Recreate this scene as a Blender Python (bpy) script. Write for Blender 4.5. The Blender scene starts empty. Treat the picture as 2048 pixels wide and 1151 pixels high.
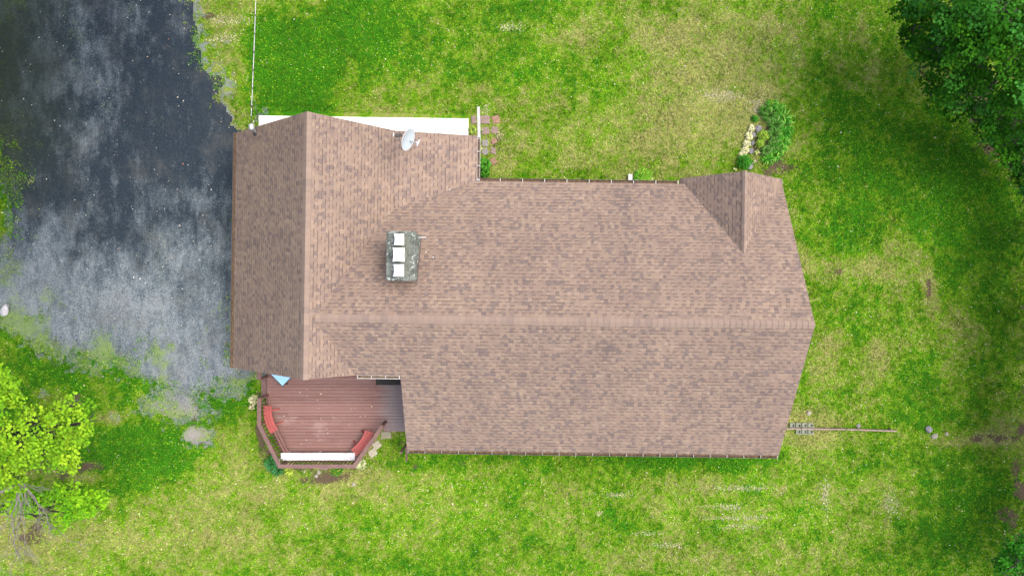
import bpy, math, random
import numpy as np
from mathutils import Vector, Matrix, Quaternion

sc = bpy.context.scene
COL = sc.collection
R_ = math.radians
H, F = 30.1, 1462.0            # camera height, focal length in photo pixels (2048 wide)
random.seed(7)
RNG = np.random.default_rng(11)

# ------------------------------------------------------------ camera, world, sun, exposure
cd = bpy.data.cameras.new('camera'); cam = bpy.data.objects.new('camera', cd); COL.objects.link(cam)
cam.location = (0, 0, H); cam.rotation_euler = (0, 0, 0)
cd.sensor_fit = 'HORIZONTAL'; cd.angle = 2 * math.atan(1024 / F)
cd.shift_y = 14.5 / 2048; cd.clip_start = 0.1; cd.clip_end = 2000
sc.camera = cam

SUN_EL, SUN_AZ = R_(66), R_(80)   # azimuth clockwise from +Y
w = bpy.data.worlds.new('World'); sc.world = w; w.use_nodes = True
wn = w.node_tree; wn.nodes.clear()
sky = wn.nodes.new('ShaderNodeTexSky'); sky.sky_type = 'NISHITA'; sky.sun_disc = False
sky.sun_elevation = SUN_EL; sky.sun_rotation = SUN_AZ
sky.air_density = 0.8; sky.dust_density = 6.0; sky.ozone_density = 0.6
bg = wn.nodes.new('ShaderNodeBackground'); bg.inputs[1].default_value = 0.15
wo = wn.nodes.new('ShaderNodeOutputWorld')
wn.links.new(sky.outputs[0], bg.inputs[0]); wn.links.new(bg.outputs[0], wo.inputs[0])

sd = bpy.data.lights.new('sun', 'SUN'); sd.energy = 0.55; sd.angle = R_(40); sd.color = (1.0, 0.95, 0.88)
so = bpy.data.objects.new('sun', sd); COL.objects.link(so)
dvec = Vector((math.sin(SUN_AZ) * math.cos(SUN_EL), math.cos(SUN_AZ) * math.cos(SUN_EL), math.sin(SUN_EL)))
so.rotation_euler = dvec.to_track_quat('Z', 'Y').to_euler(); so.location = dvec * 60
sc.view_settings.view_transform = 'Standard'; sc.view_settings.look = 'None'
sc.view_settings.exposure = 1.45; sc.view_settings.gamma = 1.0
sc.render.engine = 'CYCLES'
sc.cycles.max_bounces = 6; sc.cycles.transparent_max_bounces = 4

# ------------------------------------------------------------ helpers
def P(px, py, z=0.0):
    """photo pixel at a known height -> world point"""
    D = H - z
    return Vector(((px - 1024) * D / F, -(py - 590) * D / F, z))

def tag(o, label=None, cat=None, group=None, kind=None):
    if label: o['label'] = label
    if cat: o['category'] = cat
    if group: o['group'] = group
    if kind: o['kind'] = kind
    return o

def empty(name, loc=(0, 0, 0), rz=0):
    o = bpy.data.objects.new(name, None); COL.objects.link(o)
    o.location = loc; o.rotation_euler = (0, 0, rz); o.empty_display_size = 0.2
    return o

class MB:
    def __init__(s): s.v = []; s.f = []; s.uv = []; s.smooth = False; s.mi = []
    def face(s, pts, uvs=None, mi=0):
        i = len(s.v); s.v += [tuple(p) for p in pts]; s.f.append(tuple(range(i, i + len(pts))))
        s.uv.append(uvs); s.mi.append(mi)
    def add(s, vs, fs, mi=0):
        i = len(s.v); s.v += [tuple(p) for p in vs]
        for f in fs: s.f.append(tuple(k + i for k in f)); s.uv.append(None); s.mi.append(mi)
    def box(s, c, d, rz=0, rot=None, mi=0):
        x, y, z = d[0] / 2, d[1] / 2, d[2] / 2
        M = rot if rot is not None else Matrix.Rotation(rz, 3, 'Z')
        c = Vector(c)
        vs = [c + M @ Vector((a * x, b * y, e * z)) for e in (-1, 1) for b in (-1, 1) for a in (-1, 1)]
        s.add(vs, [(0, 2, 3, 1), (4, 5, 7, 6), (0, 1, 5, 4), (2, 6, 7, 3), (0, 4, 6, 2), (1, 3, 7, 5)], mi)
    def bar(s, a, b, wd, th):
        a = Vector(a); b = Vector(b); d = (b - a); L = d.length; d.normalize()
        up = Vector((0, 0, 1)) if abs(d.z) < 0.95 else Vector((0, 1, 0))
        sx = d.cross(up).normalized(); u = sx.cross(d).normalized()
        M = Matrix((sx, d, u)).transposed()
        s.box((a + b) / 2, (wd, L, th), rot=M)
    def tube(s, pts, rads, n=8, cap=True):
        pts = [Vector(p) for p in pts]; base = len(s.v); prev = None
        for i, p in enumerate(pts):
            d = (pts[min(i + 1, len(pts) - 1)] - pts[max(i - 1, 0)]).normalized()
            up = Vector((0, 0, 1)) if abs(d.z) < 0.9 else Vector((1, 0, 0))
            sx = d.cross(up).normalized(); u = sx.cross(d)
            r = rads[i] if hasattr(rads, '__len__') else rads
            for k in range(n):
                t = 2 * math.pi * k / n
                s.v.append(tuple(p + sx * math.cos(t) * r + u * math.sin(t) * r))
        for i in range(len(pts) - 1):
            for k in range(n):
                a = base + i * n + k; b = base + i * n + (k + 1) % n
                s.f.append((a, b, b + n, a + n)); s.uv.append(None); s.mi.append(0)
        if cap:
            s.f.append(tuple(base + k for k in range(n))[::-1]); s.uv.append(None); s.mi.append(0)
            e = base + (len(pts) - 1) * n
            s.f.append(tuple(e + k for k in range(n))); s.uv.append(None); s.mi.append(0)
    def prism(s, poly, z0, z1):
        n = len(poly); i = len(s.v)
        s.v += [(p[0], p[1], z0) for p in poly] + [(p[0], p[1], z1) for p in poly]
        fs = [tuple(range(n))[::-1], tuple(range(n, 2 * n))] + [(k, (k + 1) % n, n + (k + 1) % n, n + k) for k in range(n)]
        for f in fs: s.f.append(tuple(i + k for k in f)); s.uv.append(None); s.mi.append(0)
    def build(s, name, m, parent=None, smooth=False, bevel=0):
        me = bpy.data.meshes.new(name); me.from_pydata(s.v, [], s.f)
        for mm in (m if isinstance(m, (list, tuple)) else [m]): me.materials.append(mm)
        if any(u is not None for u in s.uv):
            ul = me.uv_layers.new(name='UVMap'); k = 0
            for fi, f in enumerate(s.f):
                for j in range(len(f)):
                    if s.uv[fi] is not None: ul.data[k].uv = s.uv[fi][j]
                    k += 1
        me.polygons.foreach_set('material_index', s.mi)
        if smooth: me.polygons.foreach_set('use_smooth', [True] * len(s.f))
        me.update()
        o = bpy.data.objects.new(name, me); COL.objects.link(o)
        if parent: o.parent = parent
        if bevel:
            b = o.modifiers.new('bevel', 'BEVEL'); b.width = bevel; b.segments = 2; b.limit_method = 'ANGLE'
        return o

def np_mesh(name, V, Fc, m, parent=None, col=None, nper=3):
    me = bpy.data.meshes.new(name); nv, nf = len(V), len(Fc)
    me.vertices.add(nv); me.vertices.foreach_set('co', np.ascontiguousarray(V, dtype=np.float32).ravel())
    me.loops.add(nf * nper); me.loops.foreach_set('vertex_index', np.ascontiguousarray(Fc, dtype=np.int32).ravel())
    me.polygons.add(nf); me.polygons.foreach_set('loop_start', np.arange(0, nf * nper, nper, dtype=np.int32))
    me.polygons.foreach_set('loop_total', np.full(nf, nper, dtype=np.int32))
    me.update(calc_edges=True)
    if col is not None:
        a = me.color_attributes.new('col', 'FLOAT_COLOR', 'POINT')
        c = np.ones((nv, 4), dtype=np.float32); c[:, :col.shape[1]] = col
        a.data.foreach_set('color', c.ravel())
    me.materials.append(m); me.validate()
    o = bpy.data.objects.new(name, me); COL.objects.link(o)
    if parent: o.parent = parent
    return o

# ------------------------------------------------------------ node material helpers
class N:
    def __init__(s, name):
        s.m = bpy.data.materials.new(name); s.m.use_nodes = True; s.t = s.m.node_tree; s.t.nodes.clear()
        s.b = s.t.nodes.new('ShaderNodeBsdfPrincipled'); s.o = s.t.nodes.new('ShaderNodeOutputMaterial')
        s.t.links.new(s.b.outputs[0], s.o.inputs[0]); s.b.inputs['Roughness'].default_value = 0.8
    def n(s, t, **k):
        x = s.t.nodes.new(t)
        for a, v in k.items(): setattr(x, a, v)
        return x
    def put(s, sock, v):
        if isinstance(v, bpy.types.NodeSocket): s.t.links.new(v, sock)
        elif v is not None:
            if isinstance(v, tuple) and len(v) == 3 and sock.type == 'RGBA': v = v + (1,)
            sock.default_value = v
    def math(s, op, a, b=None, c=None, clamp=False):
        x = s.n('ShaderNodeMath', operation=op, use_clamp=clamp)
        s.put(x.inputs[0], a); s.put(x.inputs[1], b); s.put(x.inputs[2], c); return x.outputs[0]
    def mix(s, f, a, b, mode='MIX'):
        x = s.n('ShaderNodeMix', data_type='RGBA', blend_type=mode)
        s.put(x.inputs[0], f); s.put(x.inputs[6], a); s.put(x.inputs[7], b); return x.outputs[2]
    def pos(s): return s.n('ShaderNodeNewGeometry').outputs['Position']
    def obj(s): return s.n('ShaderNodeTexCoord').outputs['Object']
    def noise(s, vec, scale, detail=3, rough=0.55):
        x = s.n('ShaderNodeTexNoise'); s.put(x.inputs['Vector'], vec); x.inputs['Scale'].default_value = scale
        x.inputs['Detail'].default_value = detail; x.inputs['Roughness'].default_value = rough; return x.outputs['Fac']
    def scale(s, vec, sx, sy, sz):
        x = s.n('ShaderNodeVectorMath', operation='MULTIPLY'); s.put(x.inputs[0], vec); x.inputs[1].default_value = (sx, sy, sz); return x.outputs[0]
    def ramp(s, f, stops, interp='LINEAR'):
        x = s.n('ShaderNodeValToRGB'); s.put(x.inputs[0], f); cr = x.color_ramp; cr.interpolation = interp
        while len(cr.elements) > 1: cr.elements.remove(cr.elements[-1])
        for i, (p, c) in enumerate(stops):
            e = cr.elements[0] if i == 0 else cr.elements.new(p)
            e.position = p; e.color = (c if isinstance(c, tuple) else (c, c, c)) + (1,)
        return x.outputs[0]
    def bump(s, h, strength=0.3, dist=0.01):
        x = s.n('ShaderNodeBump'); x.inputs['Strength'].default_value = strength; x.inputs['Distance'].default_value = dist
        s.put(x.inputs['Height'], h); s.put(s.b.inputs['Normal'], x.outputs[0])
    def base(s, c): s.put(s.b.inputs['Base Color'], c)

def simple(name, c, var=0.25, scale=6, rough=0.75, bump=0.2, metal=0, c2=None, fine=60):
    n = N(name); p = n.obj()
    a = n.noise(p, scale, 4); b = n.noise(p, fine, 2)
    c2 = c2 or tuple(x * (1 - var) for x in c)
    f = n.ramp(n.math('ADD', n.math('MULTIPLY', a, 0.6), n.math('MULTIPLY', b, 0.4)), [(0.35, 0.0), (0.62, 1.0)])
    n.base(n.mix(f, c2, c)); n.b.inputs['Roughness'].default_value = rough; n.b.inputs['Metallic'].default_value = metal
    n.bump(b, bump, 0.004); return n.m

# ---- shingles
def shingle_mat(name='shingle', rows=0.143, tabw=0.135, cap=False):
    n = N(name); uv = n.n('ShaderNodeUVMap'); uv.uv_map = 'UVMap'
    sp = n.n('ShaderNodeSeparateXYZ'); n.t.links.new(uv.outputs[0], sp.inputs[0])
    u, v = sp.outputs[0], sp.outputs[1]
    rv = n.math('DIVIDE', v, rows); row = n.math('FLOOR', rv); fr = n.math('FRACT', rv)
    wn1 = n.n('ShaderNodeTexWhiteNoise', noise_dimensions='1D'); n.put(wn1.inputs['W'], row)
    off = n.math('MULTIPLY', wn1.outputs['Value'], 9.0)
    wob = n.n('ShaderNodeTexNoise', noise_dimensions='2D'); wob.inputs['Scale'].default_value = 2.4
    cmb = n.n('ShaderNodeCombineXYZ'); n.put(cmb.inputs[0], u); n.put(cmb.inputs[1], n.math('MULTIPLY', row, 3.7)); n.put(wob.inputs['Vector'], cmb.outputs[0])
    uu = n.math('ADD', n.math('ADD', n.math('DIVIDE', u, tabw), off), n.math('MULTIPLY', wob.outputs['Fac'], 1.2))
    if cap: uu = n.math('MULTIPLY', u, 0.0)
    cell = n.math('FLOOR', uu); fu = n.math('FRACT', uu)
    def wn(k):
        c = n.n('ShaderNodeCombineXYZ'); n.put(c.inputs[0], cell); n.put(c.inputs[1], row); c.inputs[2].default_value = k
        x = n.n('ShaderNodeTexWhiteNoise', noise_dimensions='3D'); n.put(x.inputs['Vector'], c.outputs[0]); return x.outputs['Value']
    r1, r2 = wn(1.3), wn(7.7)
    A = (0.222, 0.170, 0.134); B = (0.206, 0.156, 0.125); Cc = (0.184, 0.141, 0.117); Dk = (0.146, 0.117, 0.106); E = (0.238, 0.184, 0.144)
    c = n.ramp(r1, [(0.0, B), (0.26, A), (0.5, Cc), (0.66, B), (0.82, Dk), (0.93, E)], 'CONSTANT')
    # adjoining tabs also share a slow tone, so shingles read as runs rather than confetti
    cc2 = n.n('ShaderNodeCombineXYZ'); n.put(cc2.inputs[0], n.math('MULTIPLY', cell, 0.33)); n.put(cc2.inputs[1], n.math('MULTIPLY', row, 0.8))
    slow = n.noise(cc2.outputs[0], 1.0, 1)
    c = n.mix(n.ramp(slow, [(0.5, 0.0), (0.66, 0.45)]), c, (0.145, 0.117, 0.107))
    pos = n.pos()
    big = n.noise(pos, 0.35, 3)
    c = n.mix(0.9, c, n.ramp(big, [(0.3, (0.90, 0.88, 0.88)), (0.7, (1.08, 1.06, 1.03))]), 'MULTIPLY')
    streak = n.noise(n.scale(pos, 0.6, 0.6, 0.6), 2.2, 4)
    c = n.mix(0.5, c, n.ramp(streak, [(0.35, (0.86, 0.86, 0.88)), (0.65, (1.06, 1.05, 1.03))]), 'MULTIPLY')
    gran = n.noise(pos, 70, 2, 0.7)
    c = n.mix(0.8, c, n.ramp(gran, [(0.3, 0.74), (0.7, 1.22)]), 'MULTIPLY')
    alt = n.math('MODULO', n.math('ABSOLUTE', cell), 2.0); flip = n.math('LESS_THAN', r2, 0.14)
    raised = n.math('ABSOLUTE', n.math('SUBTRACT', alt, flip))
    if cap:
        line = n.math('LESS_THAN', fr, 0.07); edge = 0.0
        lo = n.math('MULTIPLY', line, 0.12)
        c = n.mix(0.5, c, (0.218, 0.168, 0.139))
    else:
        line = n.math('MULTIPLY', n.math('LESS_THAN', fr, 0.25), n.math('ADD', n.math('MULTIPLY', raised, 0.80), 0.10))
        side = n.math('MULTIPLY', n.math('MULTIPLY', n.math('LESS_THAN', fu, 0.09), raised), 0.4)
        lo = n.math('MAXIMUM', n.math('MULTIPLY', line, 0.70), side)
    c = n.mix(lo, c, (0.055, 0.040, 0.036))       # dark printed lamination band of the shingle, with tab edge shadow painted in
    n.base(c); n.b.inputs['Roughness'].default_value = 0.92
    n.b.inputs['Specular IOR Level'].default_value = 0.2
    hgt = n.math('ADD', n.math('ADD', n.math('MULTIPLY', raised, 0.6), n.math('MULTIPLY', fr, -0.6)), n.math('MULTIPLY', gran, 0.5))
    n.bump(hgt, 0.5, 0.006)
    return n.m

M_SH = shingle_mat(); M_CAP = shingle_mat('ridge_shingle', rows=0.2, cap=True)
M_white = simple('white_metal', (0.44, 0.44, 0.43), 0.2, 3, 0.45, 0.05)
M_dark = simple('dark_metal', (0.05, 0.045, 0.04), 0.4, 8, 0.6, 0.1)
M_brownmetal = simple('brown_gutter_metal', (0.10, 0.075, 0.06), 0.4, 8, 0.6, 0.1)
M_debris = simple('gutter_debris', (0.16, 0.10, 0.05), 0.75, 14, 0.95, 0.8, c2=(0.02, 0.016, 0.012), fine=35)
M_siding = simple('siding', (0.42, 0.38, 0.31), 0.12, 2, 0.7, 0.1)
M_glass = simple('window_glass', (0.03, 0.04, 0.05), 0.2, 2, 0.1, 0.0)
M_found = simple('foundation', (0.28, 0.27, 0.25), 0.25, 5, 0.9, 0.4)

# ---- concrete walk
def concrete():
    n = N('white_concrete'); p = n.pos(); a = n.noise(p, 1.2, 4); b = n.noise(p, 40, 3)
    c = n.mix(a, (0.70, 0.69, 0.66), (0.80, 0.79, 0.77)); c = n.mix(n.math('MULTIPLY', b, 0.25), c, (0.5, 0.49, 0.46))
    n.base(c); n.bump(b, 0.2, 0.003); n.b.inputs['Roughness'].default_value = 0.85; return n.m
M_conc = concrete()

# ------------------------------------------------------------ noise and ground cover maps (world metres)
def vnoise(x, y, s, seed):
    r = np.random.default_rng(seed); g = r.random((256, 256)).astype(np.float32)
    x = x / s + 1000; y = y / s + 1000
    xi = np.floor(x).astype(int); yi = np.floor(y).astype(int); fx = x - xi; fy = y - yi
    fx = fx * fx * (3 - 2 * fx); fy = fy * fy * (3 - 2 * fy)
    a = g[xi % 256, yi % 256]; b = g[(xi + 1) % 256, yi % 256]; c = g[xi % 256, (yi + 1) % 256]; d = g[(xi + 1) % 256, (yi + 1) % 256]
    return (a * (1 - fx) + b * fx) * (1 - fy) + (c * (1 - fx) + d * fx) * fy - 0.5
def fbm(x, y, s, seed, o=4):
    t = 0; amp = 1
    for k in range(o): t = t + amp * vnoise(x, y, s / 2 ** k, seed + k * 17); amp *= 0.55
    return t

# (px, py, rx, ry, amount): + lush, - dry straw
LUSH = [(600,90,130,80,.55),(570,185,50,50,.5),(760,70,120,60,.3),(1250,20,300,25,.2),(850,120,200,60,.15),(1700,200,110,150,.22),(1780,350,150,110,.25),
 (1700,480,90,60,.3),(1960,450,90,220,.35),(250,900,160,60,.65),(430,800,50,40,.75),(120,760,160,70,.5),(290,740,60,30,.5),(460,770,40,20,.5),(330,930,90,40,.4),(1830,800,70,60,.35),(1930,1000,80,120,.35),
 (1050,925,240,22,.35),(1460,925,110,24,.55),(1870,470,60,120,.3),(1850,1080,80,60,.3),(10,420,25,120,.4),(1320,930,80,20,.3),(1240,1010,60,60,.15),(1050,1100,200,50,.1),
 (1420,180,120,100,-.6),(1330,270,170,60,-.5),(1370,90,90,60,-.4),(1680,540,80,22,-.75),(1800,495,60,30,-.4),(1640,700,26,60,-.7),(1620,850,60,36,-.55),(1520,220,40,30,-.7),
 (450,930,90,60,-.3),(430,1030,160,70,-.3),(700,965,140,40,-.35),(250,1090,220,50,-.45),(440,120,40,90,-.45),(430,30,50,30,-.5),(60,1060,120,90,-.5),(1450,1060,110,60,-.3),(1730,60,40,60,-.3),
 (1880,880,130,16,-.6),(1990,870,60,18,-.7),(1860,572,12,34,-1.),(1750,712,22,30,-.9),(1540,60,80,60,-.3),(1100,1010,140,40,-.15),(1300,1120,180,20,-.25),(1400,960,60,16,-.5),
 (960,940,160,16,-.3),(1130,70,120,60,-.2),(1000,330,20,40,-.3),(700,950,60,14,-.5),(1920,640,30,80,-.2),(1650,1060,60,60,-.1),(150,950,90,16,-.5),(90,790,30,20,-.3),(220,835,25,14,-.9),(1780,560,60,30,-.35),(1700,640,60,40,.25),(1600,480,30,120,-.1)]
SOIL_AND_SHADE = [(1535,262,16,40,1.),(1512,292,8,40,.9),(522,870,9,30,1.),(540,910,12,16,1.),(516,820,5,30,.9),(630,934,80,5,1.),(740,890,12,20,.6),(2050,700,28,260,.6),(2044,960,26,90,.7),(220,835,26,14,.9),(1520,215,30,20,.35),(1668,542,22,10,.9),(1735,530,26,9,.5),(1858,572,6,26,.9),(1752,712,14,20,.6),(700,950,80,14,.55),(988,300,26,50,.7),(1590,340,18,14,.6),  # bare soil; the right edge and deck rim spots are shade painted as soil
 (1655,690,20,12,.6),(430,30,40,8,.7),(470,60,18,10,.5),(1540,345,40,12,.6),(1555,320,18,20,.5),(130,935,90,26,.9),(40,1080,90,80,.6),(1985,875,50,8,1.),(1880,880,25,14,.5),(1600,868,40,6,.6),(1760,150,30,60,.4),
 (1940,190,60,50,.9),(2020,280,60,60,.9),(2040,340,30,50,.5),(2010,1050,40,50,.7),(1970,1110,24,40,.6),(380,830,40,26,.8),(405,880,30,14,.9),(300,820,24,16,.5),(150,795,14,10,.8),(110,720,18,10,.7),(1530,230,60,70,.35),(590,100,10,10,.2),
 (1000,380,150,12,.3),(800,888,50,14,.5),(900,928,120,10,.5),(1020,55,20,6,.5),(640,955,70,12,.5)]
GRAV = [(360,815,60,30,1.0),(395,875,34,16,1.1),(300,820,20,14,.6),(225,835,14,10,.9),(150,800,12,8,.4),(440,190,25,80,.45),(520,225,20,25,.35),(90,790,20,14,.4),(620,945,14,5,.0)]
def blobs(x, y, L):
    px = x * F / H + 1024; py = 590 - y * F / H
    wx = fbm(x, y, 2.0, 71, 3) * 40; wy = fbm(x, y, 2.0, 91, 3) * 40
    t = np.zeros_like(x)
    for a, b, rx, ry, k in L:
        q = ((px + wx * min(1, rx / 50) - a) / rx) ** 2 + ((py + wy * min(1, ry / 50) - b) / ry) ** 2
        t += k * np.exp(-q * 0.8)
    return t
RIGHT = [(-400,372),(-60,380),(0,386),(60,392),(110,398),(150,415),(190,432),(225,440),(250,462),(275,490),(735,490),(745,520),(752,512),(760,480)]
LEFT = [(-400,-200),(0,-120),(200,-90),(270,-40),(285,20),(400,34),(440,24),(480,8),(520,-60),(600,-60),(760,-60)]
def drive(x, y):
    """signed, about 0.5 px units / 100: positive inside the driveway"""
    px = x * F / H + 1024; py = 590 - y * F / H
    n1 = fbm(x, y, 1.6, 301, 4); n2 = fbm(x, y, 0.35, 411, 3)
    r = np.interp(py, [p[0] for p in RIGHT], [p[1] for p in RIGHT]); l = np.interp(py, [p[0] for p in LEFT], [p[1] for p in LEFT])
    dr = r - px + n1 * 18 + n2 * 18
    dl = px - l + n1 * 50 + n2 * 18
    bot = np.interp(px, [-100, 0, 60, 150, 250, 330, 380, 430, 475, 500], [640, 650, 680, 715, 738, 756, 800, 770, 760, 750])
    db = bot - py + n1 * 60 + n2 * 40
    d = np.minimum(np.minimum(dr, dl), db) / 60.0
    g = blobs(x, y, GRAV)
    return np.maximum(d, np.where(g > .1, (g - 0.55 + n1 * 0.35 + n2 * 0.3) * 0.9, -9))
def cover(x, y):
    """green 0..1, bare soil with painted shade 0..1"""
    n1 = fbm(x, y, 3.0, 501, 5); n2 = fbm(x, y, 0.5, 601, 4)
    n3 = fbm(x, y, 0.16, 651, 2)
    bl = blobs(x, y, LUSH); bl = np.where(bl < 0, bl * .62, bl * .9)
    g = 0.60 + bl + n1 * 0.30 + n2 * 0.36 + n3 * 0.45
    b = blobs(x, y, SOIL_AND_SHADE) * (0.75 + n2 * 1.1) + n2 * 0.25 - 0.12
    # mower passes leave faint parallel streaks across the lawn
    g = g + 0.10 * vnoise(x * 0.22, y, 0.45, 707) + 0.12 * vnoise(x * 0.1, y, 0.9, 708)
    return np.clip(g, 0, 1), np.clip(b, 0, 1)

def axis(lo, hi, step):
    a = np.arange(lo, hi + 1e-6, step)
    o = []; d = step; x = hi
    while x < 900: d *= 1.35; x += d; o.append(x)
    o = np.array(o); return np.concatenate([(lo - (o - hi))[::-1], a, o])
xs = axis(-24, 24, 0.08); ys = axis(-14, 15, 0.08)
X, Y = np.meshgrid(xs, ys, indexing='ij'); sh = X.shape
Xf, Yf = X.ravel(), Y.ravel()
G, B = cover(Xf, Yf); Dm = drive(Xf, Yf)
far = (np.abs(Xf) > 26) | (np.abs(Yf) > 17)
zg = 0.02 * fbm(Xf, Yf, 0.6, 33, 3) * (~far) + 0.0
zg = zg + np.where(far, fbm(Xf, Yf, 60, 34, 2) * np.clip((np.hypot(Xf, Yf) - 40) / 60, 0, 3), 0)
zg = np.where(Dm > -0.4, -0.03, zg)
px_ = Xf * F / H + 1024; py_ = 590 - Yf * F / H
# gravel strewn into the turf near the driveway
grit = np.clip(.85 + Dm * 1.6 + vnoise(Xf, Yf, 0.16, 77) * 0.9, 0, 1)
idx = np.arange(len(Xf)).reshape(sh)
quad = np.stack([idx[:-1, :-1], idx[1:, :-1], idx[1:, 1:], idx[:-1, 1:]], -1).reshape(-1, 4)

LUSHC, MIDC, STRAW, SOIL = (0.028, 0.142, 0.004), (0.125, 0.240, 0.008), (0.235, 0.240, 0.080), (0.125, 0.088, 0.058)
def ground_mat():
    n = N('lawn_ground'); at = n.n('ShaderNodeAttribute', attribute_name='col')
    sp = n.n('ShaderNodeSeparateColor'); n.t.links.new(at.outputs['Color'], sp.inputs[0]); p = n.pos()
    f1 = n.noise(p, 9, 4, 0.7); f2 = n.noise(p, 38, 3, 0.7); f3 = n.noise(p, 3, 4)
    g = n.math('ADD', sp.outputs[0], n.math('MULTIPLY', n.math('SUBTRACT', f1, 0.5), 1.1))
    g = n.math('ADD', g, n.math('MULTIPLY', n.math('SUBTRACT', f2, 0.5), 0.9))
    c = n.ramp(g, [(0.12, STRAW), (0.45, (0.17, 0.22, 0.045)), (0.62, MIDC), (0.95, LUSHC)])
    b = n.math('ADD', sp.outputs[1], n.math('MULTIPLY', n.math('SUBTRACT', f1, 0.5), 0.9))
    c = n.mix(n.ramp(b, [(0.35, 0.0), (0.62, 1.0)]), c, n.mix(f2, (0.030, 0.024, 0.014), (0.150, 0.115, 0.075)))
    gr = n.math('ADD', sp.outputs[2], n.math('MULTIPLY', n.math('SUBTRACT', f2, 0.5), 1.2))
    c = n.mix(n.ramp(gr, [(0.55, 0.0), (0.75, 0.8)]), c, (0.20, 0.22, 0.24))
    c = n.mix(1.0, c, n.ramp(f2, [(0.3, 0.48), (0.7, 1.28)]), 'MULTIPLY')
    n.base(c); n.b.inputs['Roughness'].default_value = 1.0; n.b.inputs['Specular IOR Level'].default_value = 0.1
    n.bump(n.math('ADD', f2, f1), 0.6, 0.03); return n.m
gv = np.stack([Xf, Yf, zg], -1)
ground = np_mesh('ground', gv, quad, ground_mat(), col=np.stack([G, B, grit], -1), nper=4); tag(ground, kind='structure')

# driveway sheet: cells where the surfacing wins
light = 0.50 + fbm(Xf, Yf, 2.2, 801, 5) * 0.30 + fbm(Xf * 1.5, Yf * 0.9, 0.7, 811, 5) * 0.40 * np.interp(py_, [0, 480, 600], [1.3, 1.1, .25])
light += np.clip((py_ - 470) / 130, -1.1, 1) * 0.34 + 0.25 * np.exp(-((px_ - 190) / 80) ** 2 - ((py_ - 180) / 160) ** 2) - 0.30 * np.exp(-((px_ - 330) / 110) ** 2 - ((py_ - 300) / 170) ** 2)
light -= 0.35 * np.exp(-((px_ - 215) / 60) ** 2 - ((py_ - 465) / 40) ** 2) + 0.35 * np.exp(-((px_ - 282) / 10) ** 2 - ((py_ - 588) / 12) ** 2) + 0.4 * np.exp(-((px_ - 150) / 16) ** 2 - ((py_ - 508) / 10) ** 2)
light -= 0.35 * np.exp(-((px_ - 455) / 14) ** 2 - ((py_ - 540) / 90) ** 2) + .3 * np.exp(-((px_ - 80) / 60) ** 2 - ((py_ - 390) / 30) ** 2)  # strip beside the wing is its shade, painted into the surface
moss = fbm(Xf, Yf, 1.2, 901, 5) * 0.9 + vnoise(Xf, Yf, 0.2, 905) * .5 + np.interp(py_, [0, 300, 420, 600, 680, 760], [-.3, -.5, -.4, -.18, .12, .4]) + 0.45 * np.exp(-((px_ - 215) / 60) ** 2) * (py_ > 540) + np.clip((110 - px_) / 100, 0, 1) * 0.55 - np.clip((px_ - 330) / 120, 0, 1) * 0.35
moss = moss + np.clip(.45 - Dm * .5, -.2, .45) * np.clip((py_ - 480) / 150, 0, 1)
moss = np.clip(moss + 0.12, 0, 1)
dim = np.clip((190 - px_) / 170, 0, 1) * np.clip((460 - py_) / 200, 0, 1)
def drive_mat():
    n = N('driveway_surface'); at = n.n('ShaderNodeAttribute', attribute_name='col')
    sp = n.n('ShaderNodeSeparateColor'); n.t.links.new(at.outputs['Color'], sp.inputs[0]); p = n.pos()
    f1 = n.noise(p, 5, 8, 0.85); f2 = n.noise(p, 22, 3, 0.9); f3 = n.noise(n.scale(p, 1.0, 0.35, 1), 3.2, 5, 0.7)
    l = n.math('ADD', sp.outputs[0], n.math('ADD', n.math('MULTIPLY', n.math('SUBTRACT', f1, 0.5), 1.3), n.math('ADD', n.math('MULTIPLY', n.math('SUBTRACT', f3, 0.5), 1.25), n.math('MULTIPLY', n.math('SUBTRACT', f2, 0.5), .9))))
    warm = n.noise(p, 0.7, 8, .75)
    c = n.ramp(l, [(0.10, (0.018, 0.028, 0.039)), (0.40, (0.046, 0.062, 0.075)), (0.75, (0.100, 0.124, 0.139)), (1.05, (0.150, 0.174, 0.188))])
    c = n.mix(1.0, c, n.ramp(f2, [(0.36, 0.62), (0.5, 0.98), (0.64, 1.45)]), 'MULTIPLY')
    c = n.mix(n.ramp(warm, [(.5, 0), (.68, .45)]), c, (0.070, 0.072, 0.066))
    spy = n.n('ShaderNodeSeparateXYZ'); n.put(spy.inputs[0], p)
    south = n.math('MULTIPLY', n.math('SUBTRACT', -3.9, spy.outputs[1]), 0.9, clamp=True)
    c = n.mix(n.math('MULTIPLY', south, .65), c, n.mix(f2, (0.09, 0.085, 0.075), (0.34, 0.30, 0.25)))
    m = n.math('ADD', sp.outputs[1], n.math('ADD', n.math('MULTIPLY', n.math('SUBTRACT', f1, 0.5), 1.3), n.math('MULTIPLY', n.math('SUBTRACT', f2, 0.5), 3.2)))
    c = n.mix(n.ramp(m, [(0.50, 0.0), (1.15, 0.8)]), c, n.mix(f2, (0.04, 0.11, 0.01), (0.20, 0.28, 0.05)))
    c = n.mix(n.math('MULTIPLY', sp.outputs[2], n.ramp(f1, [(0.35, .3), (.65, .95)])), c, n.mix(f2, (0.016, 0.022, 0.012), (0.045, 0.060, 0.022)))  # shade of the top left corner painted in as dark mossy colour
    n.base(c); n.b.inputs['Roughness'].default_value = 0.95; n.b.inputs['Specular IOR Level'].default_value = 0.15
    n.bump(n.math('ADD', f2, f1), 0.5, 0.02); return n.m
cell_in = (Dm[quad].mean(1) > 0.0) & (np.abs(Xf[quad[:, 0]]) < 60) & (Yf[quad[:, 0]] < 60)
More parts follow.
